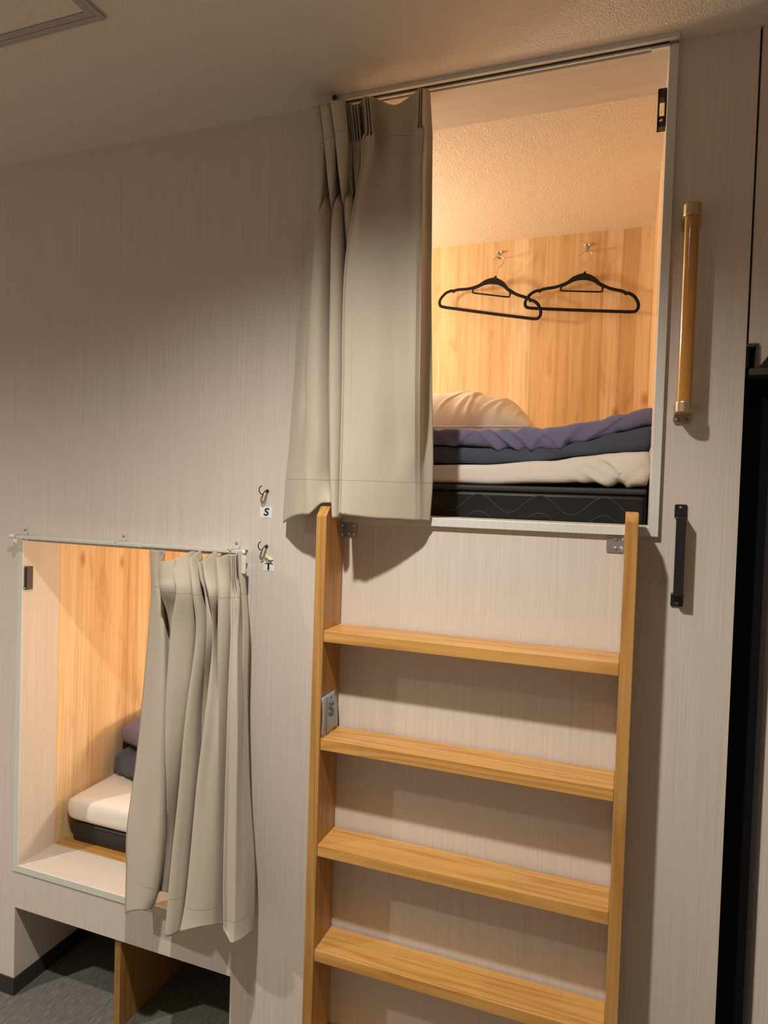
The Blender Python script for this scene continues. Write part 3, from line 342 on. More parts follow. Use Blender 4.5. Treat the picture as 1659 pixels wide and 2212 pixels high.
# panel at the right of the groove, above and beside the dark doorway
bm = BM()
box(bm, 1.7715, 2.6, .003, TD, 1.80, CH); box(bm, 1.7885, 2.6, .003, TD, 1.748, 1.80); box(bm, 1.829, 2.6, .003, TD, 0, 1.748)
struct(obj('wall_right_panel', bm, M['wall'], base=(0, 0, 0)))
bm = BM(); box(bm, 1.764, 1.774, .012, .02, 1.76, CH); struct(obj('trim_5', bm, M['brown'], base=(0, 0, 0)))
bm = BM(); box(bm, -2.0, 2.6, -2.6, 0, CH, CH + .1); box(bm, -2.0, 2.6, 0, 1.02, CH, CH + .1)
struct(obj('ceiling', bm, M['ceil'], base=(0, 0, 0)))
bm = BM(); box(bm, -2.0, 2.6, -2.6, 1.02, -.1, 0); struct(obj('floor', bm, M['carpet'], base=(0, 0, 0)))
bm = BM(); box(bm, -2.1, -2.0, -2.6, .13, 0, CH); struct(obj('wall_left', bm, M['wall'], base=(0, 0, 0)))
bm = BM(); box(bm, 2.6, 2.7, -2.6, .13, 0, CH); struct(obj('wall_right', bm, M['wall'], base=(0, 0, 0)))
bm = BM(); box(bm, -2.0, 2.6, -2.7, -2.6, 0, CH); struct(obj('wall_rear', bm, M['wall'], base=(0, 0, 0)))
# baseboards
bm = BM(); box(bm, -2.0, -.0603, -.004, 0, 0, .05); struct(obj('baseboard_left', bm, M['base'], base=(-1, 0, 0)))
bm = BM(); box(bm, .6677, 1.767, -.004, 0, 0, .05); struct(obj('baseboard_right', bm, M['base'], base=(1.2, 0, 0)))
bm = BM(); box(bm, -.0603, -.0563, -.004, .90, 0, .05); box(bm, -.0563, .6637, .896, .90, 0, .05)
struct(obj('baseboard_recess', bm, M['base'], base=(0, .4, 0)))
# recess under the lower bed
bm = BM(); box(bm, -.0903, -.0603, TD, .93, 0, .34); box(bm, .6677, .6977, TD, .93, 0, .34); box(bm, -.0603, .6677, .90, .93, 0, .34); box(bm, -.0603, .6677, TD, .90, .2604, .29)
struct(obj('wall_recess', bm, M['wall'], base=(0, .4, 0)))
# lower bunk shell
bm = BM(); box(bm, -.082, -.052, TD, .95, .387, 1.36); struct(obj('wall_bunk_left', bm, M['wood'], base=(0, 0, 0)))
bm = BM(); box(bm, -.082, 1.73, .92, .95, .387, 1.36); struct(obj('wall_bunk_back', bm, M['wood'], base=(0, 0, 0)))
bm = BM(); box(bm, 1.70, 1.73, TD, .92, .387, 1.36); struct(obj('wall_bunk_right', bm, M['wood'], base=(0, 0, 0)))
bm = BM(); box(bm, -.082, 1.73, TD, .95, .34, .387); struct(obj('floor_lower_bunk', bm, M['floorwood'], base=(0, 0, 0)))
bm = BM(); box(bm, -.35, 1.73, TD, .95, 1.36, 1.41); struct(obj('floor_upper_bunk', bm, M['lam_x'], base=(0, 0, 0)))
# upper bunk shell
bm = BM(); box(bm, -.35, 1.645, .92, .95, 1.41, CH); struct(obj('wall_upper_bunk_back', bm, M['wood'], base=(0, 0, 0)))
bm = BM(); box(bm, -.35, -.32, TD, .92, 1.41, CH); struct(obj('wall_upper_bunk_left', bm, M['bunkceil'], base=(0, 0, 0)))
bm = BM(); box(bm, 1.615, 1.645, TD, .92, 1.41, CH); struct(obj('wall_upper_bunk_right', bm, M['wood'], base=(0, 0, 0)))
bm = BM(); box(bm, -.32, 1.615, TD + .02, .92, CH - .006, CH); struct(obj('ceiling_upper_bunk', bm, M['bunkceil'], base=(0, 0, 0)))
# lining boards and edge trim of the upper opening
bm = BM()
box(bm, 1.6085, 1.6255, -.012, .004, 1.4265, 2.388)
struct(obj('trim_1', bm, M['trim'], base=(1.6, 0, 1.9), bevel=.001))
bm = BM(); box(bm, .9095, 1.6085, -.012, .004, 1.4265, 1.445); struct(obj('trim_2', bm, M['trim'], base=(1.2, 0, 1.43), bevel=.001))
bm = BM(); box(bm, .9095, .9265, -.004, .004, 1.445, 2.388); struct(obj('trim_3', bm, M['trim'], base=(.9, 0, 1.9), bevel=.001))
bm = BM()
box(bm, 1.6085, 1.6255, .004, TD, 1.4265, CH); box(bm, .9095, .9265, .004, TD, 1.4265, CH)
box(bm, .9265, 1.6085, .004, TD, 1.4265, 1.445); box(bm, .9265, 1.6085, 0, .15, 2.386, CH)
struct(obj('trim_4', bm, M['lam_x'], base=(0, 0, 0)))
# lining boards and edge trim of the lower opening
bm = BM()
box(bm, -.0675, -.0505, -.004, .002, .369, 1.345); box(bm, .683, .70, -.004, .002, .369, 1.345); box(bm, -.0505, .683, -.004, .002, .369, .387)
struct(obj('trim_6', bm, M['trim'], base=(0, 0, 0)))
bm = BM()
box(bm, -.0675, -.0505, .002, TD, .369, 1.345); box(bm, .683, .70, .002, TD, .369, 1.345); box(bm, -.0505, .683, .002, TD, .369, .387); box(bm, -.0505, .683, 0, TD, 1.328, 1.345)
struct(obj('trim_7', bm, M['wall'], base=(0, 0, 0)))
# dark doorway at the far right
bm = BM()
box(bm, 1.767, 1.829, .055, .095, 0, 1.80)
struct(obj('door_1', bm, M['void'], base=(1.8, .07, 0)))
bm = BM()
box(bm, 1.8235, 1.829, .0, .055, 0, 1.745)
struct(obj('trim_8', bm, M['brown'], base=(1.8, 0, 0)))
br = thing('door_bracket', (1.79, 0, 1.745), 'dark metal corner bracket with a diagonal brace at the top of the black doorway', 'bracket')
bm = BM(); box(bm, 1.7680, 1.7885, -.004, .05, 1.7965, 1.8025); box(bm, 1.7840, 1.7885, -.004, .05, 1.755, 1.7965); box(bm, 1.7740, 1.86, -.006, .05, 1.7425, 1.755)
obj('bracket_frame', bm, M['brown'], br, bevel=.0008)
bm = BM(); prism(bm, [(1.7885, 1.755), (1.7935, 1.755), (1.82, 1.79), (1.82, 1.80)], -.003, .002); prism(bm, [(1.7955, 1.756), (1.83, 1.756), (1.83, 1.795)], -.0015, .0025)
obj('diagonal_brace', bm, M['black'], br)

# ceiling hatch
h = thing('ceiling_hatch', (.36, -.62, CH), 'square access hatch with grey frame set in the ceiling at top left', 'hatch')
def ringxy(bm, x0, x1, y0, y1, w, z0, z1):
    box(bm, x0, x1, y1 - w, y1, z0, z1); box(bm, x0, x1, y0, y0 + w, z0, z1)
    box(bm, x0, x0 + w, y0 + w, y1 - w, z0, z1); box(bm, x1 - w, x1, y0 + w, y1 - w, z0, z1)
bm = BM(); ringxy(bm, .125, .5835, -.857, -.397, .0135, CH - .006, CH); obj('outer_frame', bm, M['hatchframe'], h, bevel=.001)
bm = BM(); ringxy(bm, .1395, .569, -.8425, -.4115, .0125, CH - .0055, CH); obj('inner_frame', bm, M['hatchframe'], h, bevel=.001)
bm = BM(); box(bm, .1385, .570, -.8435, -.4105, CH - .0012, CH + .0); obj('gap', bm, M['gasket'], h)
bm = BM(); box(bm, .153, .556, -.829, -.425, CH - .003, CH - .0015); obj('panel', bm, M['ceil'], h)

# board dividing the recess
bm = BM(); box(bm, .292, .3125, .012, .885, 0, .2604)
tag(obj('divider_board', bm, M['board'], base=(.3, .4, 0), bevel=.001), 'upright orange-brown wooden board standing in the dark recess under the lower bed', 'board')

# ================================================================== ladder
lad = thing('bunk_ladder', (1.254, -.05, 0), 'honey-coloured wooden ladder fixed to the wall below the upper bed opening', 'ladder')
def rail(x0, x1, zt, cut):
    bm = BM(); y0, y1 = -.0995, -.004
    # side outline in y-z with a chamfered top front corner
    prof = [(y0, 0), (y1, 0), (y1, zt), (y0 + cut, zt), (y0, zt - cut * 1.05)]
    a = [bm.verts.new((x0, y, z)) for y, z in prof]; b = [bm.verts.new((x1, y, z)) for y, z in prof]
    bm.faces.new(a); bm.faces.new(b[::-1])
    for i in range(5): bm.faces.new((a[i], b[i], b[(i + 1) % 5], a[(i + 1) % 5]))
    return obj('side_rail', bm, M['rail'], lad, bevel=.0015)
rail(.9195, .9435, 1.463, .020); rail(1.5635, 1.5875, 1.4745, .016)
for zt in (1.188, .9458, .7054, .4660, .2260):
    bm = BM(); box(bm, .9437, 1.5633, -.0976, -.006, zt - .0262, zt)
    obj('rung', bm, M['rung'], lad, bevel=.0018)
def screw(parent, c, axis, r=.0042, mat='zinc'):
    bm = BM(); disc(bm, c, r, axis, .0022, 16, dome=.3)
    ax = Vector(axis); p = Vector(c) + ax * .0023
    s = Vector((0, 0, 1)) if abs(ax.z) < .5 else Vector((1, 0, 0)); u = ax.cross(s)
    for a in (s + u, s - u):
        a = a.normalized(); q = ax.cross(a) * r * .13
        vs = [bm.verts.new(p + a * r * .5 * e + q * f + ax * .00035) for e, f in ((-1, -1), (1, -1), (1, 1), (-1, 1))]
        fc = bm.faces.new(vs); fc.material_index = 1
    return obj('screw', bm, [M[mat], M['ink']], parent, base=c)
def bracket(xr, side, zc, scr):
    """side +1: wall leaf to the right of the rail face, -1: to the left"""
    bm = BM()
    a, b = sorted((xr + side * .0006, xr + side * .0345))
    prism(bm, rrect(a, b, zc - .0175, zc + .0175, .003), -.0025, -.0003)
    c, d = sorted((xr + side * .0002, xr + side * .0024))
    box(bm, c, d, -.034, -.0025, zc - .0175, zc + .0175)
    o = obj('angle_bracket', bm, M['steel'], lad, base=(xr, -.01, zc), bevel=.0004)
    for x, z in scr: screw(o, (x, -.0025, z), (0, -1, 0))
    for z in (zc - .010, zc + .010): screw(o, (xr + side * .0024, -.017, z), (side, 0, 0))
bracket(.9437, 1, 1.4090, [(.9690, 1.4195), (.9690, 1.3995), (.9575, 1.4005)])
bracket(1.5633, -1, 1.4075, [(1.5465, 1.4185), (1.5465, 1.3985), (1.5580, 1.3990)])

# card leaning on the second rung against the left rail
kc = thing('room_card', (.947, -.06, .947), 'grey card printed with S leaning on the second rung against the left rail', 'card')
P0 = [(-.1005, .9470), (-.0125, .9472), (-.0265, 1.0370), (-.0985, 1.0372)]
bm = BM()
n = 8; rows = []
for j in range(n + 1):
    t = j / n; row = []
    for i in range(n + 1):
        s = i / n
        y = (P0[0][0] * (1 - s) + P0[1][0] * s) * (1 - t) + (P0[3][0] * (1 - s) + P0[2][0] * s) * t
        z = (P0[0][1] * (1 - s) + P0[1][1] * s) * (1 - t) + (P0[3][1] * (1 - s) + P0[2][1] * s) * t
        row.append(bm.verts.new((.9475 - .002 * t + .0025 * math.sin(PI * t), y, z)))
    rows.append(row)
for j in range(n):
    for i in range(n): bm.faces.new((rows[j][i], rows[j][i + 1], rows[j + 1][i + 1], rows[j + 1][i])).smooth = True
o = obj('card_sheet', bm, M['cardgrey'], kc); sm = o.modifiers.new('thick', 'SOLIDIFY'); sm.thickness = .0006
bm = BM(); box(bm, .9508, .9512, -.0835, -.0815, .949, 1.035); obj('fold_line', bm, M['ink'], kc)
bm = BM(); disc(bm, (.9478, -.0545, 1.0265), .0018, (1, 0, 0), .0006, 12); obj('punch_hole', bm, M['ink'], kc)
text_mesh('letter_s', 'S', .042, (.9518, -.0550, .9985), M['cardink'], kc, rot=(PI / 2, 0, PI / 2), bold=.0012)
bm = BM()
for pts in ([(-.062, .968), (-.052, .9585), (-.036, .971)], [(-.050, .9755), (-.036, .9775), (-.024, .9735)], [(-.040, .972), (-.030, .9655)]):
    tube(bm, [(.9515, y, z) for y, z in pts], .00035, 5)
obj('printed_arrows', bm, M['cardline'], kc)

# ================================================================== curtains
def curtain(name, rows, base, mat, label, group, hemz):
    nw, nh = 4, 8
    R1 = [catmull(r, nw, .38) for r in rows]
    cols = [catmull([r[i] for r in R1], nh, .5) for i in range(len(R1[0]))]
    bm = BM(); V = []
    for i, c in enumerate(cols):
        row = []
        for j, (x, y, z) in enumerate(c):
            s = noise.noise(Vector((x * 9, z * 5, 3.1))) * .0035 + noise.noise(Vector((x * 24, z * 11, 8))) * .0012
            fade = min(1, abs(rows[0][0][2] - z) / .12)
            if hemz < 1 and y > -.043: z = min(z, 1.3368)
            row.append(bm.verts.new((x, min(y + s * fade, -.016), z)))
        V.append(row)
    for i in range(len(V) - 1):
        for j in range(len(V[0]) - 1): bm.faces.new((V[i][j], V[i + 1][j], V[i + 1][j + 1], V[i][j + 1])).smooth = True
    o = obj(name, bm, mat, base=base)
    m = o.modifiers.new('thick', 'SOLIDIFY'); m.thickness = .0012; m.offset = 0
    return tag(o, label, 'curtain', group)
cu = curtain('bed_curtain', UPPER_CURTAIN, (1.0, -.05, 1.43), M['curtain_up'], 'beige pleated curtain gathered at the left of the upper bed opening', 'bed curtains', 1.52)
cl = curtain('bed_curtain', LOWER_CURTAIN, (.6, -.08, .42), M['curtain_low'], 'beige pleated curtain gathered at the right of the lower bed opening', 'bed curtains', .5)

# track of the upper curtain
tr = thing('curtain_track', (1.26, -.01, 2.39), 'slim curtain track with a dark slot along the ceiling above the upper bed opening', 'curtain track')
bm = BM(); box(bm, .905, 1.6255, -.028, -.0185, 2.3905, CH); obj('head_strip', bm, M['trim'], tr, bevel=.0006)
bm = BM(); box(bm, .905, 1.6085, -.0183, -.0125, 2.390, CH); obj('slot', bm, M['gasket'], tr)
bm = BM(); box(bm, .905, 1.6085, -.0123, -.0075, 2.3865, CH); box(bm, 1.575, 1.6083, -.014, -.004, 2.3835, 2.3863); obj('track_channel', bm, M['plastic'], tr, bevel=.0004)
bm = BM(); disc(bm, (.9045, -.034, 2.3925), .0058, (-.3, -1, 0), .006); obj('end_stop', bm, M['black'], tr)

# rail of the lower curtain
lr = thing('curtain_rail', (.33, -.05, 1.345), 'pale metal curtain rail on three small wall brackets above the lower bed opening', 'curtain rail')
bm = BM()
def bar(bm, x0, x1, yc, z0, z1, w=.010):
    n = 10; prof = [(yc + w / 2 * math.cos(a) * (1 if abs(math.cos(a)) < .99 else 1), (z0 + z1) / 2 + (z1 - z0) / 2 * math.sin(a)) for a in [2 * PI * (k + .5) / 12 for k in range(12)]]
    a = [bm.verts.new((x0, y, z)) for y, z in prof]; b = [bm.verts.new((x1, y, z)) for y, z in prof]
    bm.faces.new(a[::-1]); bm.faces.new(b)
    for i in range(12): bm.faces.new((a[i], a[(i + 1) % 12], b[(i + 1) % 12], b[i]))
box(bm, -.040, .392, -.0395, -.0315, 1.3375, 1.3465)
obj('rail_outer', bm, M['railwhite'], lr, bevel=.0012)
bm = BM(); box(bm, .392, .689, -.0385, -.0325, 1.3385, 1.3455); obj('rail_inner', bm, M['railwhite'], lr, bevel=.001)
bm = BM(); box(bm, -.040, .689, -.0312, -.0005, 1.3452, 1.3468); obj('top_strip', bm, M['railwhite'], lr)
bm = BM(); disc(bm, (-.040, -.0355, 1.3425), .0058, (-1, 0, 0), .024, 16); obj('end_cap', bm, M['plastic'], lr)
bm = BM(); disc(bm, (.689, -.0355, 1.342), .0058, (1, 0, 0), .012, 16); obj('end_cap', bm, M['plastic'], lr)
bm = BM(); tube(bm, [(-.046, -.0355, 1.337), (-.044, -.0355, 1.330), (-.046, -.033, 1.323)], [.0025, .004, .005], 10); obj('end_glider', bm, M['plastic'], lr)
for xc in (-.0435, .305, .655):
    xc2 = xc
    bm = BM()
    prism(bm, rrect(xc2 - .0095, xc2 + .0095, 1.347, 1.370, .009), -.0022, -.0002)
    box(bm, xc2 - .0085, xc2 + .0085, -.036, -.0005, 1.3470, 1.3485)
    box(bm, xc2 + .003, xc2 + .0085, -.041, -.033, 1.3445, 1.3485)
    b_ = obj('wall_bracket', bm, M['railwhite'], lr, base=(xc2, -.001, 1.355), bevel=.0004)
    screw(b_, (xc2, -.0022, 1.3605), (0, -1, 0), .0045, 'steel')
# opening-side return tape of the lower curtain
bm = BM(); prism(bm, rrect(.7015, .7125, 1.293, 1.337, .002), -.052, -.050)
tag(obj('curtain_hook_plate', bm, M['plastic'], base=(.707, -.051, 1.293)), 'small white plastic plate at the right end of the lower curtain rail', 'curtain hook')

# ================================================================== handles on the right
g = thing('grab_bar', (1.661, 0, 1.65), 'round varnished wooden grab bar with champagne metal ends beside the upper opening', 'grab bar')
GX, GY = 1.6600, -.046
bm = BM(); tube(bm, [(GX, GY, 1.668 + t * .01) for t in range(0, 39)], .0133, 24); obj('wooden_pole', bm, M['varnish'], g)
for z0, z1, sgn in ((1.667, 1.688, -1), (2.036, 2.060, 1)):
    bm = BM()
    n = 24; prof = []
    for k in range(n + 1):
        a = PI * k / n; prof.append((GX + .0158 * math.cos(PI + a), GY + .0158 * math.sin(PI + a)))
    prof += [(GX + .0158, -.0003), (GX - .0158, -.0003)]
    a = [bm.verts.new((x, y, z0)) for x, y in prof]; b = [bm.verts.new((x, y, z1)) for x, y in prof]
    bm.faces.new(a[::-1]); bm.faces.new(b)
    for i in range(len(prof)): bm.faces.new((a[i], a[(i + 1) % len(prof)], b[(i + 1) % len(prof)], b[i]))
    e = obj('end_cap', bm, M['gold'], g, base=(GX, -.02, z0), bevel=.002, seg=3)
    bm = BM()
    if sgn < 0: za, zb = z0 - .0165, z0 + .004
    else: za, zb = z0 - .010, z1 - .003
    prism(bm, rrect(GX - .0165, GX + .0165, za, zb, .007), -.0045, 0.0)
    f = obj('wall_flange', bm, M['gold'], e, base=(GX, 0, za), bevel=.0006)
if True:
    for dx in (-.0085, .0085):
        screw(g, (GX + dx, -.0045, 1.6580), (0, -1, 0), .0036, 'screw')

k = thing('pull_handle', (1.665, 0, 1.29), 'black metal pull handle screwed to the wall right of the ladder', 'handle')
bm = BM(); prism(bm, rrect(1.6540, 1.6765, 1.4655, 1.4925, .0025), -.0035, -.0003); o1 = obj('mount_plate', bm, M['black'], k, base=(1.665, 0, 1.48), bevel=.0006)
screw(o1, (1.6652, -.0035, 1.4855), (0, -1, 0), .0038, 'screw')
bm = BM(); prism(bm, rrect(1.6535, 1.6765, 1.2905, 1.3170, .0025), -.0035, -.0003); o2 = obj('mount_plate', bm, M['black'], k, base=(1.665, 0, 1.30), bevel=.0006)
screw(o2, (1.6650, -.0035, 1.2975), (0, -1, 0), .0038, 'screw')
bm = BM(); box(bm, 1.6545, 1.6760, -.030, -.0030, 1.4640, 1.4675); obj('leg', bm, M['black'], k, bevel=.0012)
bm = BM(); box(bm, 1.6540, 1.6760, -.030, -.0030, 1.3145, 1.3180); obj('leg', bm, M['black'], k, bevel=.0012)
bm = BM(); prism(bm, rrect(1.6560, 1.6740, 1.3145, 1.4675, .002), -.0335, -.0270); obj('grip', bm, M['black'], k, bevel=.0016)

# small black holders inside the openings
def jamb_handle(xj, side, y0, y1, z0, z1, label, open_=True):
    t = thing('slotted_handle', (xj, (y0 + y1) / 2, z0), label, 'handle')
    d = .0165 * side
    def bx(bm, a, b, *r):
        a, b = sorted((a, b)); box(bm, a, b, *r)
    bm = BM(); bx(bm, xj + side * .0004, xj + side * .0035, y0, y1, z0, z1); obj('back_plate', bm, M['black'], t, bevel=.0008)
    bm = BM()
    bx(bm, xj + side * .0035, xj + d, y0, y1, z1 - .018, z1); obj('leg', bm, M['black'], t, bevel=.001)
    bm = BM(); bx(bm, xj + side * .0035, xj + d, y0, y1, z0, z0 + .021); obj('leg', bm, M['black'], t, bevel=.001)
    bm = BM(); bx(bm, xj + d - side * .0035, xj + d, y0, y1, z0, z1); obj('grip', bm, M['brown'] if not open_ else M['black'], t, bevel=.001)
    screw(t, (xj + side * .009, y0, z0 + .012), (0, -1, 0), .0032, 'zinc')
    return t
jamb_handle(1.6083, -1, .020, .042, 2.2480, 2.3240, 'black metal handle with a slot inside the top right edge of the upper opening')
bt = thing('jamb_latch', (-.05, .015, 1.187), 'black rectangular latch block on the left side panel inside the lower opening', 'latch')
bm = BM(); box(bm, -.0503, -.0430, .004, .0270, 1.1870, 1.2530); obj('latch_body', bm, [M['black']], bt, bevel=.0008)
bm = BM(); box(bm, -.0430, -.0424, .0055, .0262, 1.1880, 1.2520); obj('latch_cover', bm, M['brown'], bt)
screw(bt, (-.0465, .004, 1.1915), (0, -1, 0), .0024, 'zinc')

# ================================================================== hooks and letter labels on the wall
def wall_hook(cx, cz, label):
    t = thing('wall_hook', (cx, 0, cz - .03), label, 'hook', 'wall hooks beside the openings')
    bm = BM(); disc(bm, (cx, 0, cz), .0042, (0, -1, 0), .004, 16, dome=.3); obj('screw_base', bm, M['darkhook'], t)
    def ap(L): return [(cx + dx + .585 * d, -d, cz + dz) for dx, dz, d in L]
    P = catmull(ap([(0, 0, .003), (-.0066, -.0004, .010), (-.0105, -.0045, .014), (-.0141, -.0086, .018), (-.0195, -.0065, .022), (-.0235, 0, .024), (-.0225, .0075, .024), (-.0167, .0129, .023)]), 5)
    bm = BM(); tube(bm, P, .0013, 8); obj('hook_curve', bm, M['darkhook'], t)
    Q = catmull(ap([(-.0022, -.003, .005), (-.0045, -.015, .006), (-.0085, -.028, .006), (-.0140, -.0335, .006), (-.0158, -.028, .008), (-.0145, -.018, .010), (-.0122, -.0095, .014)]), 5)
    bm = BM(); tube(bm, Q, .0010, 8); obj('wire_loop', bm, M['loop'], t)
wall_hook(.7372, 1.4925, 'small dark wire hook on the wall directly above the S label')
wall_hook(.7390, 1.3570, 'small dark wire hook on the wall directly above the T label')
ls = thing('letter_label', (.7345, 0, 1.428), 'small white paper label with a black letter S on the wall', 'label')
bm = BM(); prism(bm, [(.7175, 1.4268), (.7515, 1.4275), (.7520, 1.4545), (.7180, 1.4540)], -.0007, 0.0); obj('paper', bm, M['paper'], ls)
text_mesh('letter_s', 'S', .0255, (.7345, -.0011, 1.4405), M['ink'], ls, shear=.18, bold=.0007, sx=1.15)
lt = thing('letter_label', (.746, 0, 1.297), 'small white paper label with a black letter T on the wall', 'label')
bm = BM(); prism(bm, [(.7310, 1.2965), (.7610, 1.2970), (.7612, 1.3185), (.7312, 1.3180)], -.0007, 0.0); obj('paper', bm, M['paper'], lt)
bm = BM()
prism(bm, [(.7352, 1.3150), (.7375, 1.3138), (.7445, 1.3142), (.7520, 1.3142), (.7578, 1.3130), (.7590, 1.3140), (.7560, 1.3160), (.7470, 1.3163), (.7380, 1.3163)], -.0012, -.0008)
prism(bm, [(.7432, 1.2990), (.7482, 1.2990), (.7482, 1.3143), (.7432, 1.3143)], -.0012, -.0008)
obj('letter_t', bm, M['ink'], lt)
ys = thing('peeling_tape', (.745, 0, 1.325), 'crumpled piece of yellowed tape beside the lower wall hook', 'tape')
bm = BM()
pts = [(.7375, 0, 1.3400), (.7470, -.004, 1.3392), (.7512, -.004, 1.3452), (.7575, -.001, 1.3380), (.7588, 0, 1.3268), (.7540, -.007, 1.3225), (.7385, -.005, 1.3318)]
c = bm.verts.new((.747, -.004, 1.3345)); vs = [bm.verts.new(p) for p in pts]
for i in range(len(vs)): bm.faces.new((c, vs[i], vs[(i + 1) % len(vs)]))
obj('tape_film', bm, M['yellow'], ys)
bm = BM(); tube(bm, [(.7375, -.006, 1.3330), (.7440, -.008, 1.3275), (.7500, -.008, 1.3240), (.7555, -.006, 1.3245)], [.0005, .0007, .0009, .0009], 6); obj('rolled_edge', bm, M['loop'], ys)

# ================================================================== hangers in the upper bunk
def hanger(cx, cz, yy, tilt, label, yaw=0):
    t = thing('clothes_hanger', (cx, yy, cz), label, 'hanger', 'black hangers in the upper bunk')
    t.rotation_euler = (0, tilt, yaw)
    def o2(name, bm, mat, bevel=0):
        return obj(name, bm, mat, t, base=(cx, yy, cz), bevel=bevel)
    # all parts drawn around the crown of the hanger, then carried by the tilted Empty
    Y0 = yy
    def W(x, z): return (cx + x, Y0, cz + z)
    ring = catmull([(-.055, -.034), (-.085, -.047), (-.125, -.055), (-.137, -.060), (-.139, -.0635), (-.146, -.061), (-.165, -.070), (-.179, -.088), (-.1835, -.103), (-.180, -.115), (-.168, -.1205), (-.12, -.1215), (0, -.1220), (.12, -.1215), (.168, -.1205), (.180, -.115), (.1835, -.103), (.179, -.088), (.165, -.070), (.146, -.061), (.139, -.0635), (.137, -.060), (.125, -.055), (.085, -.047), (.055, -.034)], 4)
    bm = BM(); tube(bm, [W(x, z) for x, z in ring], .0053, 10, flat=.6); o2('frame', bm, M['velvet'])
    # humped crown: thick in the middle, thinning to the shoulders
    top = catmull([(-.070, -.039), (-.054, -.028), (-.035, -.012), (-.015, -.003), (0, 0), (.015, -.003), (.035, -.012), (.054, -.028), (.070, -.039)], 5)
    bot = catmull([(-.070, -.049), (-.052, -.040), (-.034, -.029), (-.015, -.023), (0, -.0225), (.015, -.023), (.034, -.029), (.052, -.040), (.070, -.049)], 5)
    bm = BM()
    A = [[bm.verts.new((cx + x, Y0 + d, cz + z)) for x, z in L] for L in (top, bot) for d in (-.0032, .0032)]
    for i in range(len(top) - 1):
        for a, b in ((0, 1), (1, 3), (3, 2), (2, 0)): bm.faces.new((A[a][i], A[a][i + 1], A[b][i + 1], A[b][i]))
    bm.faces.new((A[0][0], A[1][0], A[3][0], A[2][0])); bm.faces.new((A[0][-1], A[1][-1], A[3][-1], A[2][-1]))
    tube(bm, [W(0, -.003), W(0, .0055)], .0042, 10)
    o2('crown', bm, M['velvet'], .0012)
    bm = BM(); tube(bm, [W(x, z) for x, z in catmull([(-.069, -.044), (-.0705, -.055), (-.066, -.0592), (-.03, -.0598), (.03, -.0598), (.060, -.0592), (.0645, -.055), (.063, -.044)], 4)], .0028, 8); o2('tie_bar', bm, M['velvet'])
    hk = catmull([(0, .003), (.0005, .022), (.001, .034), (.010, .043), (.0165, .054), (.014, .066), (.003, .0735), (-.010, .0715), (-.017, .063), (-.025, .0585)], 6)
    bm = BM(); tube(bm, [W(x, z) for x, z in hk], .0015, 8); o2('hook', bm, M['zinc'])
    return t
hanger(1.1045, 2.2545, .878, math.radians(11.4), 'black velvet clothes hanger on the left, tilted down to the right, against the wood panel', math.radians(-3))
hanger(1.4005, 2.2500, .892, math.radians(5.8), 'black velvet clothes hanger on the right, hanging level, against the wood panel')
def pin_hook(cx, cz, label):
    t = thing('pin_hook', (cx, .92, cz), label, 'hook', 'pinned hooks in the upper bunk')
    bm = BM(); prism(bm, rrect(cx - .0025, cx + .0025, cz - .022, cz + .001, .001), .9175, .9195); box(bm, cx - .008, cx + .008, .9175, .9195, cz - .0015, cz + .0015); obj('plate', bm, M['steel'], t)
    bm = BM(); tube(bm, [(cx, .917, cz - .018), (cx, .905, cz - .024), (cx, .890, cz - .0265), (cx, .874, cz - .0245), (cx, .869, cz - .017)], .0016, 8); obj('peg', bm, M['steel'], t)
    for dx in (-.0075, .0065):
        bm = BM(); disc(bm, (cx + dx, .9175, cz), .0042, (0, -1, 0), .006, 14, dome=.4); obj('push_pin', bm, M['plastic'], t)
pin_hook(1.1080, 2.3535, 'small metal hook with two round white pins above the left hanger')
pin_hook(1.4040, 2.3515, 'small metal hook with two round white pins above the right hanger')

# ================================================================== bedding
def loft(bm, xs, fn, nx, ns=28, p=3.2, amp=.003, nscale=(7, 14, 14), seed=0, mi=0, wr=None, cr=.008):
    """soft slab lofted along x; fn(x) -> y0, y1, z0, z1 (front, back, bottom, top)"""
    x0, x1 = xs; rings = []
    for i in range(nx + 1):
        s = i / nx; x = x0 + (x1 - x0) * s
        e = min(s, 1 - s) * (x1 - x0); cap = min(1, (e / cr)) if e < cr else 1
        cap = math.sqrt(max(0, 1 - (1 - cap) ** 2)) if cap < 1 else 1
        y0, y1, z0, z1 = fn(x); yc, zc = (y0 + y1) / 2, (z0 + z1) / 2
        hy = (y1 - y0) / 2 - (1 - cap) * cr * .8; hz = (z1 - z0) / 2 * max(cap, .05)
        ring = []
        q = min(hy, hz)
        for k in range(ns):
            a = 2 * PI * (k + .5) / ns
            # rounded-rectangle: straight run plus superelliptic ends
            c, sn = math.cos(a), math.sin(a)
            r = (abs(c) ** p + abs(sn) ** p) ** (-1 / p)
            u, v = c * r, sn * r
            yy = yc + math.copysign(hy - q + q * min(1, abs(u)) if abs(u) > .0 else 0, u) if abs(u) > .62 else yc + u / .62 * (hy - q * .38)
            zz = zc + v * hz
            d = noise.noise(Vector((x * nscale[0] + seed, yy * nscale[1], zz * nscale[2]))) * amp
            if wr: d += wr(x, yy, zz)
            ring.append(bm.verts.new((x, yy + d * (.9 if u < 0 else .4), zz + d)))
        rings.append(ring)
    for A, B in zip(rings, rings[1:]):
        for k in range(ns):
            f = bm.faces.new((A[k], A[(k + 1) % ns], B[(k + 1) % ns], B[k])); f.smooth = True; f.material_index = mi
    for r in (rings[0], rings[-1]): f = bm.faces.new(r); f.material_index = mi; f.smooth = True
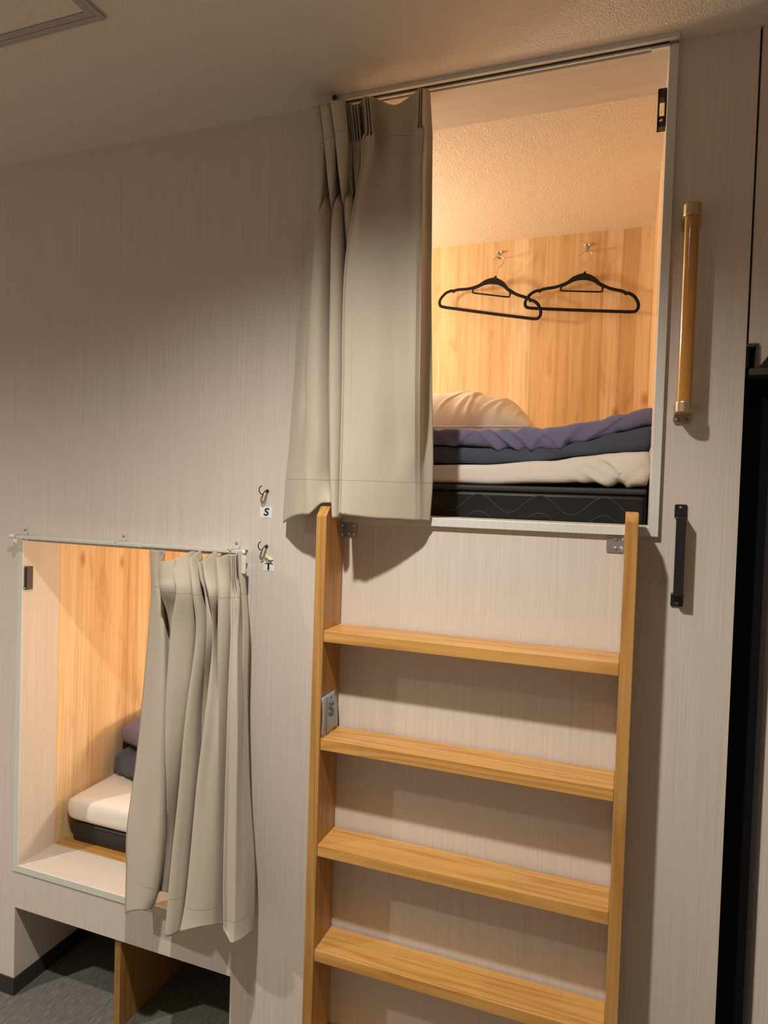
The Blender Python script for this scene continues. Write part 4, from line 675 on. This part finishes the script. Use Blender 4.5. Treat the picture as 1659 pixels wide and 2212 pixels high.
def interp(T, x, k):
    if x <= T[0][0]: return T[0][k]
    for a, b in zip(T, T[1:]):
        if x <= b[0]:
            t = (x - a[0]) / (b[0] - a[0]); t = t * t * (3 - 2 * t); return a[k] * (1 - t) + b[k] * t
    return T[-1][k]

# upper mattress
mt = thing('mattress', (.7, .5, 1.41), 'black quilted mattress with wavy stitching in the upper bunk', 'mattress')
bm = BM(); box(bm, -.30, 1.605, .145, .905, 1.412, 1.512); obj('mattress_body', bm, M['mattress'], mt, bevel=.012, seg=4)
bm = BM()
for ph, zz in ((0, 1.481), (0, 1.440)):
    A = .021
    tube(bm, [(.6 + i * .005, .1446 + .0006 * math.sin(i), zz + A * math.cos(2 * PI * ((.6 + i * .005) - 1.2310) / .143)) for i in range(200)], .0011, 5)
obj('quilt_stitching', bm, M['stitch'], mt)
bm = BM(); box(bm, -.30, 1.606, .1405, .905, 1.5095, 1.5235); obj('edge_binding', bm, M['mattpipe'], mt, bevel=.006, seg=4)
# upper topper under a cream sheet; its right front corner curls up
T = [(-.3, .15, 1.524, 1.572), (1.10, .15, 1.524, 1.572), (1.23, .15, 1.525, 1.5745), (1.39, .15, 1.532, 1.585), (1.47, .15, 1.535, 1.597), (1.53, .147, 1.527, 1.605), (1.56, .146, 1.526, 1.608), (1.612, .15, 1.530, 1.610)]
def wr1(x, y, z):
    s = max(0, min(1, (1.60 - z) / .03)) * max(0, min(1, (x - 1.36) / .1))
    return s * (-.007 * math.exp(-((x - 1.548 + (z - 1.56) * .5) / .007) ** 2) + .007 * math.exp(-((x - 1.525 + (z - 1.56) * .9) / .013) ** 2) + .004 * math.exp(-((x - 1.582 - (z - 1.56) * 1.2) / .008) ** 2) + .003 * math.sin((x + z * 1.6) * 150) * math.exp(-((x - 1.50) / .05) ** 2))
bm = BM(); loft(bm, (-.30, 1.6145), lambda x: (interp(T, x, 1), .90, interp(T, x, 2), interp(T, x, 3)), 190, 36, 3.6, .003, seed=3, wr=wr1)
tag(obj('mattress_topper', bm, M['sheet'], base=(.7, .5, 1.525)), 'cream sheeted topper curling up at the right on the upper bunk mattress', 'topper')
# navy blanket
T2 = [(.3, .16, 1.573, 1.617), (1.11, .158, 1.573, 1.618), (1.22, .157, 1.5755, 1.616), (1.34, .156, 1.582, 1.613), (1.39, .156, 1.586, 1.614), (1.47, .157, 1.598, 1.630), (1.53, .158, 1.604, 1.652), (1.612, .158, 1.6095, 1.668)]
bm = BM(); loft(bm, (.35, 1.6145), lambda x: (interp(T2, x, 1) + .004, .345, interp(T2, x, 2), interp(T2, x, 3)), 170, 36, 3.0, .004, seed=11,
    wr=lambda x, y, z: .0035 * math.sin(x * 30 + z * 140) * math.exp(-((x - 1.38) / .09) ** 2) - .003 * math.exp(-((x - 1.155 - (z - 1.6) * .3) / .006) ** 2))
tag(obj('folded_blanket', bm, M['navy'], base=(.9, .45, 1.573)), 'slate navy blanket lying between the purple quilt and the cream topper, upper bunk', 'blanket')
# purple quilt: soft roll with diagonal puckers
T3 = [(.4, .16, 1.618, 1.662), (1.10, .16, 1.6185, 1.664), (1.20, .159, 1.6165, 1.6655), (1.33, .158, 1.611, 1.663), (1.39, .158, 1.6105, 1.665), (1.47, .162, 1.629, 1.6785), (1.55, .166, 1.652, 1.6975), (1.612, .17, 1.667, 1.711)]
def wr3(x, y, z):
    w = 0
    for c0, sl, am, wd in ((1.135, -.8, .006, .010), (1.185, 1.2, .004, .008), (1.245, -1.1, .008, .011), (1.285, -1.3, .007, .009), (1.325, -1.0, .009, .010), (1.365, .9, .004, .008), (1.395, -1.2, .007, .009), (1.43, 1.0, .005, .008), (1.475, 1.4, .006, .010), (1.53, -.6, .004, .010), (1.575, 1.3, .005, .009)):
        d = (x - c0 - (z - 1.64) * sl) / wd
        k_ = .45 + .55 * max(0, noise.noise(Vector((c0 * 40, z * 30, 1))) + .4)
        w += (-am * math.exp(-d * d) + am * .35 * math.exp(-((d - 1.8) / 1.2) ** 2)) * k_
    return w
bm = BM(); loft(bm, (.45, 1.6145), lambda x: (interp(T3, x, 1), .345, interp(T3, x, 2), interp(T3, x, 3)), 260, 44, 2.6, .005, (11, 9, 12), seed=5, wr=wr3)
q = tag(obj('quilt', bm, M['purple'], base=(.9, .45, 1.618)), 'muted purple quilted duvet on top of the navy blanket in the upper bunk', 'duvet')
# pillow
def pillow(name, c, hx, hy, hz, mat, label, rotz=0, tilt=0, seed=0, cat='pillow'):
    t = thing(name, c, label, cat)
    c = Vector(c); nu, nv = 120, 70; bm = BM(); R = Matrix.Rotation(rotz, 3, 'Z') @ Matrix.Rotation(tilt, 3, 'X')
    for s in (1, -1):
        G = []
        for i in range(nu + 1):
            row = []
            for j in range(nv + 1):
                u = -1 + 2 * i / nu; v = -1 + 2 * j / nv
                prof = max(0, (1 - abs(u) ** 2.6)) ** .55 * max(0, (1 - abs(v) ** 2.6)) ** .55
                edge = min(1 - abs(u), 1 - abs(v))
                w = noise.noise(Vector((u * 3 + seed, v * 3, s))) * .06 + math.sin((u * 13 + v * 4) + 3 * noise.noise(Vector((u * 2, v * 2, seed)))) * .035 * math.exp(-edge * 3.0)
                wr = 0
                if s > 0:
                    for m in range(9):
                        uc = -.72 + m * .19 + .05 * math.sin(m * 5.1); sl = .35 + .25 * math.sin(m * 2.3)
                        dd = (u - uc - (v + 1) * sl) / (.028 + .012 * math.sin(m * 3.7))
                        wr += (math.exp(-dd * dd) - .6 * math.exp(-(dd - 1.9) ** 2)) * math.exp(-((v + .72) / .38) ** 2)
                z = s * hz * prof * (1 + w * 1.0) + wr * .0036 * min(1, prof * 2)
                pinch = 1 - .05 * (1 - abs(v)) * abs(u) ** 4
                p = R @ Vector((u * hx * pinch, v * hy * (1 - .05 * (1 - abs(u)) * abs(v) ** 4), z)); row.append(bm.verts.new(c + p))
            G.append(row)
        for i in range(nu):
            for j in range(nv): bm.faces.new((G[i][j], G[i + 1][j], G[i + 1][j + 1], G[i][j + 1])).smooth = True
    bmesh.ops.remove_doubles(bm, verts=bm.verts, dist=1e-5)
    obj('pillowcase', bm, mat, t, base=c)
    bm = BM(); loop = []
    n = 24
    for a, b, f in (((-1, -1), (1, -1), 0), ((1, -1), (1, 1), 1), ((1, 1), (-1, 1), 0), ((-1, 1), (-1, -1), 1)):
        for k in range(n):
            s_ = k / n; u = a[0] + (b[0] - a[0]) * s_; v = a[1] + (b[1] - a[1]) * s_
            if abs(u) == 1: u2 = u * (1 - .05 * (1 - abs(v))); v2 = v
            else: u2 = u; v2 = v * (1 - .05 * (1 - abs(u)))
            loop.append(c + R @ Vector((u2 * hx, v2 * hy, 0)))
    tube(bm, loop, .0022, 6, closed=True); obj('piping', bm, mat, t, base=c)
    return t
pillow('bed_pillow', (1.07, .525, 1.690), .235, .165, .112, M['pillow'], 'plump cream pillow lying behind the purple quilt at the left of the upper bunk', 0.05, .02, 2)

# lower bunk bedding
m2 = thing('mattress', (.8, .5, .387), 'black mattress on the wooden base inside the lower bunk', 'mattress')
bm = BM(); box(bm, -.020, 1.69, .165, .905, .387, .4515); obj('mattress_body', bm, M['mattress'], m2, bevel=.014, seg=4)
bm = BM(); loft(bm, (-.046, 1.69), lambda x: (.150 + .010 * math.exp(-((x + .045) / .03) ** 2), .905, .4535, .5285 - .006 * math.exp(-((x + .04) / .05) ** 2)), 200, 40, 3.0, .003, seed=8, cr=.03)
tag(obj('mattress_topper', bm, M['sheet'], base=(.8, .5, .45)), 'white sheeted topper on the black mattress in the lower bunk', 'topper')
T5 = [(-.05, .37, .534, .588), (.0, .33, .532, .602), (.1, .30, .532, .602), (.3, .28, .532, .602), (.7, .3, .532, .59)]
bm = BM(); loft(bm, (-.046, .7), lambda x: (interp(T5, x, 1), .80, interp(T5, x, 2), interp(T5, x, 3)), 130, 36, 2.2, .013, (20, 16, 22), seed=21, cr=.02)
tag(obj('folded_blanket', bm, M['navy'], base=(.3, .55, .525)), 'rumpled dark slate blanket at the bottom of the bedding pile in the lower bunk', 'blanket')
T6 = [(-.047, .41, .612, .668), (.0, .37, .608, .692), (.12, .33, .608, .706), (.3, .32, .608, .706), (.65, .34, .608, .70)]
bm = BM(); loft(bm, (-.046, .65), lambda x: (interp(T6, x, 1), .78, interp(T6, x, 2), interp(T6, x, 3)), 90, 36, 2.2, .009, (9, 9, 12), seed=31, cr=.03)
tag(obj('quilt', bm, M['purple'], base=(.3, .55, .6)), 'purple quilt folded on top of the slate blanket in the lower bunk', 'duvet')

# ================================================================== light and camera
def spot(name, loc, power, color, size=.04, cone=150, blend=1.0, aim=None):
    l = bpy.data.lights.new(name, 'SPOT'); l.energy = power; l.color = color; l.shadow_soft_size = size
    l.spot_size = math.radians(cone); l.spot_blend = blend
    o = bpy.data.objects.new(name, l); COL.objects.link(o); o.location = loc
    d = (Vector(aim) - Vector(loc)) if aim else Vector((0, 0, -1))
    o.rotation_euler = d.to_track_quat('-Z', 'Y').to_euler(); return o
def pnt(name, loc, power, color, size=.06):
    l = bpy.data.lights.new(name, 'POINT'); l.energy = power; l.color = color; l.shadow_soft_size = size
    o = bpy.data.objects.new(name, l); COL.objects.link(o); o.location = loc; return o
spot('downlight_near', (1.08, -.92, 2.385), 142, (1, .94, .86), .028, 144)
spot('downlight_far', (-1.07, -1.47, 2.385), 225, (1, .93, .85), .035, 154)
pnt('upper_bunk_lamp', (.25, .50, 2.17), 27, (1, .87, .70), .05)
pnt('lower_bunk_lamp', (1.25, .52, .80), 25, (1, .84, .66), .05)

w = bpy.data.worlds.new('world'); SC.world = w; w.use_nodes = True
w.node_tree.nodes['Background'].inputs[0].default_value = (.9, .75, .6, 1); w.node_tree.nodes['Background'].inputs[1].default_value = .05

cam = bpy.data.cameras.new('camera'); co = bpy.data.objects.new('camera', cam); COL.objects.link(co); SC.camera = co
cam.sensor_fit = 'VERTICAL'; cam.sensor_height = 24; cam.lens = 24 * 1445.606 / 2212; cam.clip_start = .02
yaw, pitch, roll = CAMROT
f = Vector((-math.sin(yaw) * math.cos(pitch), math.cos(yaw) * math.cos(pitch), math.sin(pitch)))
r = Vector((math.cos(yaw), math.sin(yaw), 0)); u = r.cross(f)
r2 = r * math.cos(roll) + u * math.sin(roll); u2 = u * math.cos(roll) - r * math.sin(roll)
mat = Matrix((r2, u2, -f)).transposed().to_4x4(); mat.translation = Vector(CAMPOS)
co.matrix_world = mat
SC.view_settings.view_transform = 'Standard'; SC.view_settings.look = 'None'
SC.view_settings.exposure = 0.0; SC.view_settings.gamma = 1.0
SC.cycles.use_denoising = True
SC.cycles.max_bounces = 8; SC.cycles.diffuse_bounces = 6
